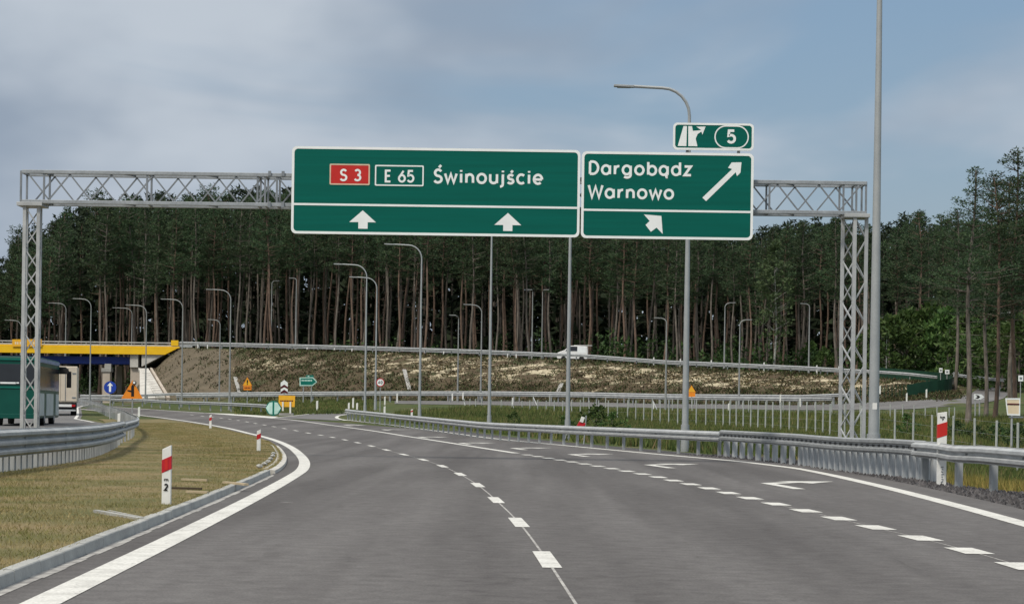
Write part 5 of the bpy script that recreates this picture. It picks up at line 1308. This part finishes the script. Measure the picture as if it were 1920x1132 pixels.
mb = MB(); mb.tube([(1.25, 11.9, 3.30), (1.60, 12.3, 3.30), (1.78, 12.35, 3.05)], .06, 6); mb.box((1.80, 12.35, 2.62), (.26, .18, .95)); mb.box((1.5, 12.2, 3.1), (.55, .25, .32)); build('mirror', mb, M['black_rubber'], bus, bevel=.03)
# box truck
trk = veh('box_truck', 'cream box truck seen from behind, ahead of the green coach', 'truck', 113, 168, R(10.5))
mb = MB(); mb.box((0, 4.0, 2.42), (2.5, 8.0, 2.75)); build('cargo_box', mb, M['cream_paint'], trk, bevel=.05)
mb = MB()
for xx in (-.62, .62): mb.box((xx, -.02, 2.42), (1.18, .04, 2.6))
build('rear_door', mb, M['cream_paint'], trk, bevel=.02)
mb = MB()
for xx in (-.35, .35): mb.tube([(xx, -.06, 1.15), (xx, -.06, 3.6)], .022, 6)
for xx in (-1.15, 1.0):
    for zz in (1.4, 3.25): mb.box((xx, -.055, zz), (.28, .03, .10))
build('door_hardware', mb, M['steel_dark'], trk)
mb = MB(); mb.box((0, .15, .72), (2.4, .25, .5)); build('chassis', mb, M['black_rubber'], trk)
mb = MB(); mb.box((0, -.05, .78), (1.7, .08, .20)); build('light_bar', mb, M['white_paint'], trk)
for sg in (-1, 1):
    mb = MB(); mb.box((sg * .98, -.05, .78), (.28, .1, .16)); build('tail_lamp', mb, M['tail'], trk)
    mb = MB(); mb.tube([(sg * .75, 1.6, .5), (sg * 1.2, 1.6, .5)], .5, 18); build('wheel', mb, M['black_rubber'], trk)
mb = MB(); mb.box((0, .0, .42), (2.3, .1, .12)); build('underrun_bar', mb, M['steel'], trk)
mb = MB(); mb.box((0, 9.0, 1.75), (2.3, 1.7, 2.3)); build('cab', mb, M['white_paint'], trk, bevel=.12)
# van on the upper road: local frame, +x towards its tail
Yv = 251.0; xv = xat(1050, Yv, 670)
van = thing('van', 'white van with a sloping bonnet driving along the upper road', 'van', (xv, Yv, G(xv, Yv) + .06)); van.rotation_euler = (0, 0, R(-4)); van.scale = (.9, .9, .86); ORIG[van.name] = Vector()
mb = MB(); mb.prism_xz([(-.35, .35), (3.45, .35), (3.52, 1.2), (3.48, 2.02), (1.6, 2.10), (1.25, 2.06), (.55, 1.48), (-.30, 1.16), (-.42, .75)], 0, 1.8); build('body', mb, M['white_paint'], van, bevel=.06)
mb = MB(); mb.prism_xz([(.66, 1.36), (1.20, 1.36), (1.20, 1.98), (1.12, 1.97)], -.012, .02); mb.prism_xz([(1.26, 1.36), (2.2, 1.36), (2.2, 1.98), (1.26, 1.98)], -.012, .02); build('side_window', mb, M['glass_dark'], van)
mb = MB(); mb.prism_xz([(2.2, 1.1), (3.3, 1.1), (3.3, 1.95), (2.2, 1.95)], -.015, .02); build('cargo_panel', mb, M['white_sign'], van)
mb = MB(); mb.add([(.56, .12, 1.50), (1.24, .12, 2.05), (1.24, 1.68, 2.05), (.56, 1.68, 1.50)], [(0, 1, 2, 3)])
mb.v = [(a - .012, b, c_ + .012) for a, b, c_ in mb.v]; build('windscreen', mb, M['glass_dark'], van)
mb = MB(); mb.box((2.9, .9, 2.14), (2.3, 1.5, .06)); build('roof_rack', mb, M['white_paint'], van)
for yy in (.0, 1.8):
    for xx in (.45, 2.75):
        mb = MB(); mb.tube([(xx, yy - .05, .34), (xx, yy + .12, .34)], .34, 16); build('wheel', mb, M['black_rubber'], van)
mb = MB(); mb.box((-.38, .35, .95), (.1, .35, .18)); build('headlight', mb, M['white_sign'], van)

# drainage chutes on the slope
for px0, py0, px1, py1, lab in ((758, 694, 768, 732, 'pale concrete drainage chute down the slope beside the long-armed lamp'), (441, 708, 449, 738, 'pale drainage chute down the slope beside the orange exclamation sign'), (1053, 720, 1047, 735, 'short pale drainage chute near the foot of the slope before the van')):
    a, b = gp(px0, py0), gp(px1, py1); r0 = thing('drainage_chute', lab, 'drainage chute', tuple(b))
    mb = MB(); ps = [Vector((a.x + (b.x - a.x) * t, a.y + (b.y - a.y) * t, 0)) for t in np.linspace(0, 1, 9)]
    for p in ps: p.z = G(p.x, p.y) + .05
    for p, q in zip(ps[:-1], ps[1:]): mb.beam(p, q, .42, .12)
    build('channel', mb, M['concrete'], r0)

# ------------------------------------------------------------------ trees
def crown_tris(centers, sizes, per, leaf, flat=.45, aspect=2.6):
    """needle or leaf clumps: many small triangles around each centre"""
    n = len(centers); k = n * per
    c = np.repeat(centers, per, 0); s = np.repeat(sizes, per)
    d = RNG.normal(0, 1, (k, 3)); d /= np.linalg.norm(d, axis=1)[:, None]
    rr = RNG.uniform(.35, 1, k) ** .6
    p = c + d * (s * rr)[:, None] * np.array([1, 1, flat])
    ax = d * np.array([1, 1, .5]) + RNG.normal(0, .5, (k, 3)) + np.array([0, 0, .25]); ax /= np.linalg.norm(ax, axis=1)[:, None]
    sd = np.cross(ax, RNG.normal(0, 1, (k, 3))); sd /= np.linalg.norm(sd, axis=1)[:, None] + 1e-9
    L_ = leaf * RNG.uniform(.6, 1.3, k)[:, None]; W_ = L_ / aspect
    return np.stack([p - sd * W_ / 2, p + sd * W_ / 2, p + ax * L_], 1)
def pine_geo(seed, h=22.0, cb=.52, wide=2.3, lean=0.0, per=20, whorls=17, conic=.5, leaf=.30, r0=.17, stubs=10, fork=False):
    global RNG
    keep = RNG; RNG = np.random.default_rng(seed); rnd = random.Random(seed)
    bend = [rnd.uniform(-1, 1) for _ in range(4)]
    def axis(t):   # trunk axis
        return Vector((lean * h * t * .5 + .35 * math.sin(t * 3 + bend[0] * 3) * bend[1] + .16 * math.sin(t * 9 + bend[2] * 4), .25 * math.sin(t * 4 + bend[3] * 3), h * t))
    a0 = axis(0)
    tr = MB(); ts = np.linspace(0, .985, 13)
    tr.tube([axis(t) - Vector((a0.x, a0.y, .3 if t == 0 else 0)) for t in ts], [r0 * (1 - .8 * t) + .012 + (.05 if t == 0 else 0) for t in ts], 7, caps=False)
    cs, sz = [], []
    for i in range(whorls):
        t = cb + (1 - cb) * (i + rnd.uniform(-.2, .5)) / whorls
        t = min(t, .99); u = (t - cb) / (1 - cb)
        prof = (min(1, u * 3.5 + .45)) * ((1 - u) ** conic) * (.9 + .25 * math.sin(u * 9 + seed))
        for j in range(rnd.choice((3, 4, 4, 5))):
            az = rnd.uniform(0, 2 * math.pi); Lb = wide * prof * rnd.uniform(.45, 1.15) + .25
            el = rnd.uniform(-.05, .35) + .5 * u
            o = axis(t) - Vector((a0.x, a0.y, 0)); d = Vector((math.cos(az) * math.cos(el), math.sin(az) * math.cos(el), math.sin(el)))
            e = o + d * Lb; mid = o + d * Lb * .55 - Vector((0, 0, Lb * .04))
            tr.tube([o, mid, e], [.035 + .012 * Lb, .025, .01], 3, caps=False)
            for q in np.arange(.4, 1.01, .62 / max(1, Lb)):
                p = o.lerp(e, q) + Vector((rnd.gauss(0, .14), rnd.gauss(0, .14), rnd.gauss(.05, .1))); cs.append(p); sz.append(rnd.uniform(.42, .78) * (1.1 - .25 * q))
    cs.append(axis(1) - Vector((a0.x, a0.y, .2))); sz.append(.3)
    for _ in range(stubs):
        t = rnd.uniform(.22, cb + .05); az = rnd.uniform(0, 6.28); Lb = rnd.uniform(.4, 1.5)
        o = axis(t) - Vector((a0.x, a0.y, 0)); tr.tube([o, o + Vector((math.cos(az) * Lb, math.sin(az) * Lb, rnd.uniform(-.25, .25)))], [.028, .008], 3, caps=False)
    T = crown_tris(np.array([tuple(c) for c in cs]), np.array(sz), per, leaf, .42, 2.2)
    RNG = keep
    return tr, T
def tree_proto(tr, T, bark, leafm, nm='pine'):
    mt = bpy.data.meshes.new('trunk'); mt.from_pydata([tuple(v) for v in tr.v], [], tr.f); mt.materials.append(M[bark]); mt.shade_smooth()
    return mt, np_mesh('crown', T, 3, M[leafm])
specs = [dict(cb=.60, wide=2.2), dict(cb=.54, wide=2.5, lean=.02), dict(cb=.65, wide=2.0, lean=-.03), dict(cb=.58, wide=2.6, conic=.35), dict(cb=.50, wide=2.2, conic=.7), dict(cb=.62, wide=1.9, lean=.06), dict(cb=.56, wide=2.4, conic=.3, lean=-.06), dict(cb=.47, wide=2.3, conic=.85)]
PINES = []
GEO = []
for i, sp in enumerate(specs):
    tr, T = pine_geo(100 + i, **sp); GEO.append((tr, T))
    for bark in ('bark_red', 'bark_grey'):
        PINES.append((*tree_proto(tr, T, bark, 'needles'), bark, sp.get('lean', 0), i))
def place_tree(name, proto, x, y, z, sc, rz, label, group, cat='tree', sxy=None):
    r_ = thing(name, label, cat, (x, y, z), group); r_.rotation_euler = (0, 0, rz); r_.scale = (sxy or sc, sxy or sc, sc)
    for nm, me in (('trunk', proto[0]), ('crown', proto[1])):
        o = bpy.data.objects.new(nm, me); COL.objects.link(o); o.parent = r_
    return r_
TOPX = [-300, 0, 20, 50, 90, 120, 200, 300, 400, 500, 600, 800, 1000, 1200, 1400, 1430, 1490, 1560, 1600, 1640, 1720, 1760, 1800, 1840, 1880, 1905, 1930, 2200]
TOPY = [480, 478, 458, 425, 412, 388, 368, 360, 358, 350, 352, 360, 375, 395, 425, 425, 405, 400, 415, 420, 396, 412, 410, 408, 402, 396, 390, 390]
def crest_y(px): return np.interp(px, [-400, 330, 550, 700, 900, 1100, 1250, 1500, 1700, 1790, 1900, 2300], [276, 276, 263, 257, 247, 242, 235, 224, 212, 222, 240, 235])
ZONES = [(-400, 240, 'above the yellow bridge'), (240, 560, 'above the bare slope beside the bridge'), (560, 1090, 'behind the widest green board'), (1090, 1420, 'behind the slanted arrow board'), (1420, 1700, 'behind the lattice leg'), (1700, 2400, 'behind the bushes and loop road bend')]
placed = []
def try_place(px, dY, mind):
    Y = crest_y(px) + dY; X = (px - HX) * Y / F
    for qx, qy in placed:
        if (qx - X) ** 2 + (qy - Y) ** 2 < mind * mind: return None
    placed.append((X, Y)); return X, Y
cnt = 0; rt = random.Random(11)
def forest(n, d0, d1, mind, drop):
    global cnt
    k = 0; tries = 0
    while k < n and tries < n * 60:
        tries += 1
        px = rt.uniform(-120, 2060); dY = rt.uniform(d0, d1)
        if px < 245 and dY < 26: dY += 14
        got = try_place(px, dY, mind)
        if not got: continue
        X, Y = got; z = G(X, Y)
        ty = np.interp(px, TOPX, TOPY) + abs(rt.gauss(0, 1)) * drop * 1.5 + rt.uniform(-9, 12)
        ht = (H - unroll(px, ty)[1] * Y / F) - z
        ht = min(max(ht, 12), 31)
        pr = PINES[rt.randrange(len(PINES))]
        zone = next(zn[2] for zn in ZONES if zn[0] <= px < zn[1])
        kind = ('reddish' if pr[2] == 'bark_red' else 'grey') + (' leaning' if abs(pr[3]) > .04 else '')
        place_tree('pine_tree', pr, X, Y, z - .1, ht / 22.0, rt.uniform(-.5, .5) + (math.pi if rt.random() < .5 and abs(pr[3]) < .04 else 0), 'tall forest pine with %s bare trunk, %s' % (kind, zone), 'forest pines with %s trunks %s' % (kind, zone), sxy=(ht / 22.0) ** .6)
        k += 1
forest(110, 19, 30, 2.2, 18)
forest(165, 30, 56, 2.6, 16)
# the deeper wood as one mass
def deep_wood():
    tv, tf, cr_ = [], [], []
    n = 0; base = 0
    for i in range(900):
        px = rt.uniform(-300, 2250); d = rt.uniform(56, 125); got = try_place(px, d, 2.3)
        if not got: continue
        X, Y = got; z = G(X, Y); ty = np.interp(px, TOPX, TOPY) + rt.uniform(0, 45)
        ht = min(max((H - unroll(px, ty)[1] * Y / F) - z, 14), 34); k = ht / 22; kx = k ** .6
        tr, T = GEO[rt.randrange(len(GEO))]; a = rt.uniform(0, 6.28); ca, sa = math.cos(a), math.sin(a)
        Tt = T[rt.randrange(3)::3].copy(); c_ = Tt.mean(1, keepdims=True); Tt = c_ + (Tt - c_) * 1.75
        q = np.empty_like(Tt); q[..., 0] = (Tt[..., 0] * ca - Tt[..., 1] * sa) * kx + X; q[..., 1] = (Tt[..., 0] * sa + Tt[..., 1] * ca) * kx + Y; q[..., 2] = Tt[..., 2] * k + z
        cr_.append(q)
        o = len(tv)
        for s_, rr_ in ((0, .2), (.5, .15), (.95, .05)):
            for j in range(5): tv.append((X + rr_ * math.cos(j * 1.2566), Y + rr_ * math.sin(j * 1.2566), z - .3 + ht * s_))
        tf += [(o + r_ * 5 + j, o + r_ * 5 + (j + 1) % 5, o + r_ * 5 + 5 + (j + 1) % 5, o + r_ * 5 + 5 + j) for r_ in (0, 1) for j in range(5)]
    low, ls = [], []
    for i in range(4200):       # saplings and spruce thicket that close the view between the trunks
        px = rt.uniform(-350, 2300); d = rt.uniform(58, 120); Y = float(crest_y(px)) + d; X = (px - HX) * Y / F
        low.append((X, Y, G(X, Y) + rt.uniform(0, 1) ** 1.05 * 16)); ls.append(rt.uniform(.9, 1.8))
    cr_.append(crown_tris(np.array(low), np.array(ls), 12, 1.5, 1.0, 1.3))
    me = np_mesh('forest', np.concatenate(cr_), 3, M['needles_far_shaded'])
    o = link_mesh('forest', me, None); struct(o, 'stuff')
    m2 = bpy.data.meshes.new('forest_trunks'); m2.from_pydata(tv, [], tf); m2.materials.append(M['bark_grey'])
    o2 = link_mesh('forest_trunks', m2, None, o)
deep_wood()
# dark undergrowth along the forest edge (one mass of shrubs and saplings)
cs, sz = [], []
for i in range(620):
    px = rt.uniform(-120, 2060); d = rt.uniform(24, 95) if px < 1100 else rt.uniform(18, 70)
    if px < 245: d += 14
    Y = float(crest_y(px)) + d; X = (px - HX) * Y / F; z = G(X, Y); hh = rt.uniform(.8, 3.2) * (1.0 if px < 900 else 1.7)
    for _ in range(7): cs.append((X + rt.gauss(0, .8), Y + rt.gauss(0, .6), z + hh * rt.uniform(.1, 1))); sz.append(rt.uniform(.4, .9))
T = crown_tris(np.array(cs), np.array(sz), 8, .5, .8, 1.6)
struct(link_mesh('undergrowth', np_mesh('undergrowth', T, 3, M['leaves_dark']), None), 'stuff')

# near pines and broadleaf growth beside the loop road, right of the lattice leg
def px_tree(name, proto, px, pyb, Y, top, label, cat='tree', group=None, rz=0.0, sxy=None, ref=22.0):
    x = xat(px, Y, pyb); z = G(x, Y); ht = zpx(px, top, Y) - z
    return place_tree(name, proto, x, y=Y, z=z - .1, sc=ht / ref, rz=rz, label=label, group=group, cat=cat, sxy=sxy)
pA = tree_proto(*pine_geo(301, h=22, cb=.44, wide=4.3, per=40, conic=.95, whorls=18, r0=.20, leaf=.19, stubs=22), 'bark_grey', 'needles')
pB = tree_proto(*pine_geo(302, h=22, cb=.42, wide=2.7, per=36, conic=.45, whorls=19, r0=.19, leaf=.20, lean=.03, stubs=22), 'bark_grey', 'needles')
pC = tree_proto(*pine_geo(303, h=22, cb=.40, wide=2.9, per=36, conic=.4, whorls=20, r0=.17, leaf=.20, stubs=24), 'bark_red', 'needles')
px_tree('pine_tree', pA, 1815, 785, 140, 308, 'near pine with a pointed layered crown standing clear against the sky', rz=.6, sxy=.92)
px_tree('pine_tree', pB, 1848, 778, 150, 352, 'near slanting pine, thinner one of the close trunk pair', rz=.2, sxy=.8)
px_tree('pine_tree', pC, 1864, 780, 146, 322, 'near straight pine, thicker one of the close trunk pair', rz=2.0, sxy=.9)
px_tree('pine_tree', pC, 1903, 770, 152, 280, 'tall near pine above the cream board at the picture edge', rz=4.0, sxy=1.0)
px_tree('pine_tree', pA, 1935, 775, 150, 262, 'tallest near pine cut by the picture edge', rz=1.2, sxy=1.0)
px_tree('pine_tree', pB, 1895, 760, 172, 330, 'near pine standing behind the tallest ones at the picture edge', rz=3.0, sxy=1.0)
px_tree('pine_tree', pB, 1790, 750, 205, 388, 'mid pine behind the green screen end', rz=5.0, sxy=.9)
px_tree('pine_tree', pC, 1722, 740, 226, 394, 'mid pine with a knobbly top beside the tallest steel pole', rz=2.6, sxy=.9)
def broadleaf(seed, h, w, n, leaf, per=14, base=.15, trunk=.12, bark='bark_grey', lm='leaves', flat=.7):
    rnd = random.Random(seed); tr = MB(); cs, sz = [], []
    tr.tube([(0, 0, -.3), (.06 * h * .3, 0, h * .35), (0, .1, h * .8)], [trunk, trunk * .7, .02], 7, caps=False)
    for i in range(n):
        u = rnd.random() ** .8; z = h * (base + (1 - base) * u); a = rnd.uniform(0, 6.28)
        rr_ = w * math.sqrt(max(0, 1 - (2 * abs(u - .42)) ** 2 * .8)) * rnd.uniform(.35, 1) * (1 if u < .8 else .6)
        p = Vector((math.cos(a) * rr_, math.sin(a) * rr_, z)); cs.append(p); sz.append(rnd.uniform(.3, .65) * w * .36)
        if i % 3 == 0: tr.tube([(0, 0, max(.1, z - rr_ * .6)), tuple(p)], [trunk * .25, .01], 3, caps=False)
    T = crown_tris(np.array([tuple(c) for c in cs]), np.array(sz), per, leaf, flat, 1.5)
    return tree_proto(tr, T, bark, lm)
bsh = [broadleaf(400 + i, 5.0, 2.6, 90, .34, 22, .05) for i in range(3)]
bush_spots = [(1665, 700, 222, 598, 'leafy bush beside the tallest steel pole'), (1700, 705, 224, 590, 'leafy bush behind the green screen, lower crown'), (1742, 708, 226, 578, 'brightest tall bush behind the green screen bend'), (1778, 712, 222, 584, 'rounded bush above the white sign plates'), (1808, 716, 216, 598, 'leafy bush behind the clear-standing near pine'),
              (1842, 718, 212, 612, 'leafy bush between the near pine trunks'), (1880, 722, 204, 605, 'dense bush behind the plain lamp pole'), (1912, 726, 200, 600, 'dense bush at the picture edge'), (1545, 690, 246, 652, 'low bush left of the lattice leg under the pines'), (1520, 690, 252, 640, 'low bush below the stubby crest lamp')]
for i, (px, pyb, Y, top, lab) in enumerate(bush_spots):
    px_tree('bush', bsh[i % 3], px, pyb, Y, top - (6 if i < 8 else 0), lab.replace('left of', 'beside'), cat='bush', group='leafy bushes at the forest edge', rz=i * 1.3, ref=5.0, sxy=1.3 if i < 8 else .6)
bi = broadleaf(431, 18.0, 2.3, 120, .36, 20, .22, .16, 'bark_birch', 'leaves_pale', .9)
px_tree('birch_tree', bi, 1450, 690, 243, 452, 'pale green birch with a light forked trunk among the dark pines', cat='tree', ref=18.0, sxy=.95)
br2 = broadleaf(432, 14.0, 2.2, 90, .4, 18, .1, .14, 'bark_grey', 'leaves_pale', .9)
px_tree('broadleaf_tree', br2, 1772, 700, 232, 530, 'grey green broadleaf tree above the bright bushes', cat='tree', ref=14.0, sxy=1.0)
# shrubs in the field and under the near pines
sh = [broadleaf(450 + i, 1.6, 1.0, 34, .16, 18, .02, .03, 'bark_grey', 'leaves', .8) for i in range(2)]
sh2 = broadleaf(460, 2.0, 1.3, 40, .2, 18, .02, .03, 'bark_grey', 'leaves_dark', .8)
for i, (px, Y, h_, lab, pr) in enumerate(((1118, 92, .9, 'low shrub behind the rail beside the fallen marker', sh[0]), (1150, 95, .75, 'small yellowish shrub behind the rail near the fallen marker', sh[1]), (1060, 100, .6, 'small shrub behind the rail before the second mid lamp pole', sh[0]),
        (1795, 112, .5, 'dark shrub under the near pine with the pointed crown', sh2), (1830, 108, .45, 'dark shrub below the black and white chevron board', sh2), (1870, 104, .55, 'dark shrub below the close trunk pair', sh2), (1910, 100, .6, 'dark shrub under the cream board', sh2), (1700, 120, .8, 'low green shrub behind the tallest steel pole', sh[1]), (965, 130, .6, 'low shrub behind the wire fence corner', sh[0]))):
    x = xat(px, Y, 790); place_tree('shrub', pr, x, Y, G(x, Y), h_, i * 1.7, lab, 'shrubs in the field', 'shrub')

# small things lying on the verge and the road
def on_verge(px, py):
    u, v = unroll(px, py); y = 30.0
    for _ in range(8): y = (H - verge_z(u * y / F, y)) * F / v
    return Vector((u * y / F, y, verge_z(u * y / F, y)))
for (p0, p1, m_, lab) in (((341, 902.5), (389, 903.5), 'lath', 'pale wooden lath on the dry grass, farther of those beside the nearest delineator'), ((322, 919), (378, 920), 'dark_lath', 'dark weathered lath on the dry grass touching the nearest delineator'),
                      ((350, 926), (390, 927), 'lath', 'pale wooden lath on the dry grass, nearest to the kerb by the 2 delineator'), ((421, 908), (462, 911.5), 'lath', 'thin pale lath lying with one end on the kerb')):
    if m_ not in M: M[m_] = pmat(m_ + '_wood', (.48, .39, .26) if m_ == 'lath' else (.075, .055, .035), None, 8, .9, stretch=(.2, 1, 1))
    a, b = on_verge(*p0), on_verge(*p1); mb = MB(); mb.beam(a + Vector((0, 0, .035)), b + Vector((0, 0, .03)), .07, .03)
    tag(build('wooden_lath', mb, M[m_], origin=tuple(a)), lab, 'wooden lath', 'wooden laths on the verge')
for i, yy in enumerate((41.5, 43.2, 45.1, 47.4, 50.3, 53.1)):
    x0_ = float(KX(yy)) - .29; mb = MB(); bm = bmesh.new(); bmesh.ops.create_icosphere(bm, subdivisions=2, radius=.055)
    for v in bm.verts: v.co *= 1 + random.uniform(-.22, .22); v.co.z *= .7
    vs = [tuple(v.co + Vector((x0_, yy, verge_z(x0_, yy) + .05))) for v in bm.verts]; mb.add(vs, [tuple(q.index for q in f_.verts) for f_ in bm.faces]); bm.free()
    tag(build('stone', mb, M['kerb'], origin=(x0_, yy, verge_z(x0_, yy))), 'rough pale stone beside the low kerb at the bend', 'stone', 'stones beside the low kerb')
a, b = gp(523, 944.5), gp(552, 945.5); mb = MB(); c_ = (a + b) / 2; mb.add([(a.x, a.y, .029), (c_.x, c_.y - .05, .029), (b.x, b.y, .029), (c_.x, c_.y + .04, .029)], [(0, 1, 2, 3)]); struct(build('road_scratch', mb, M['gutter']))
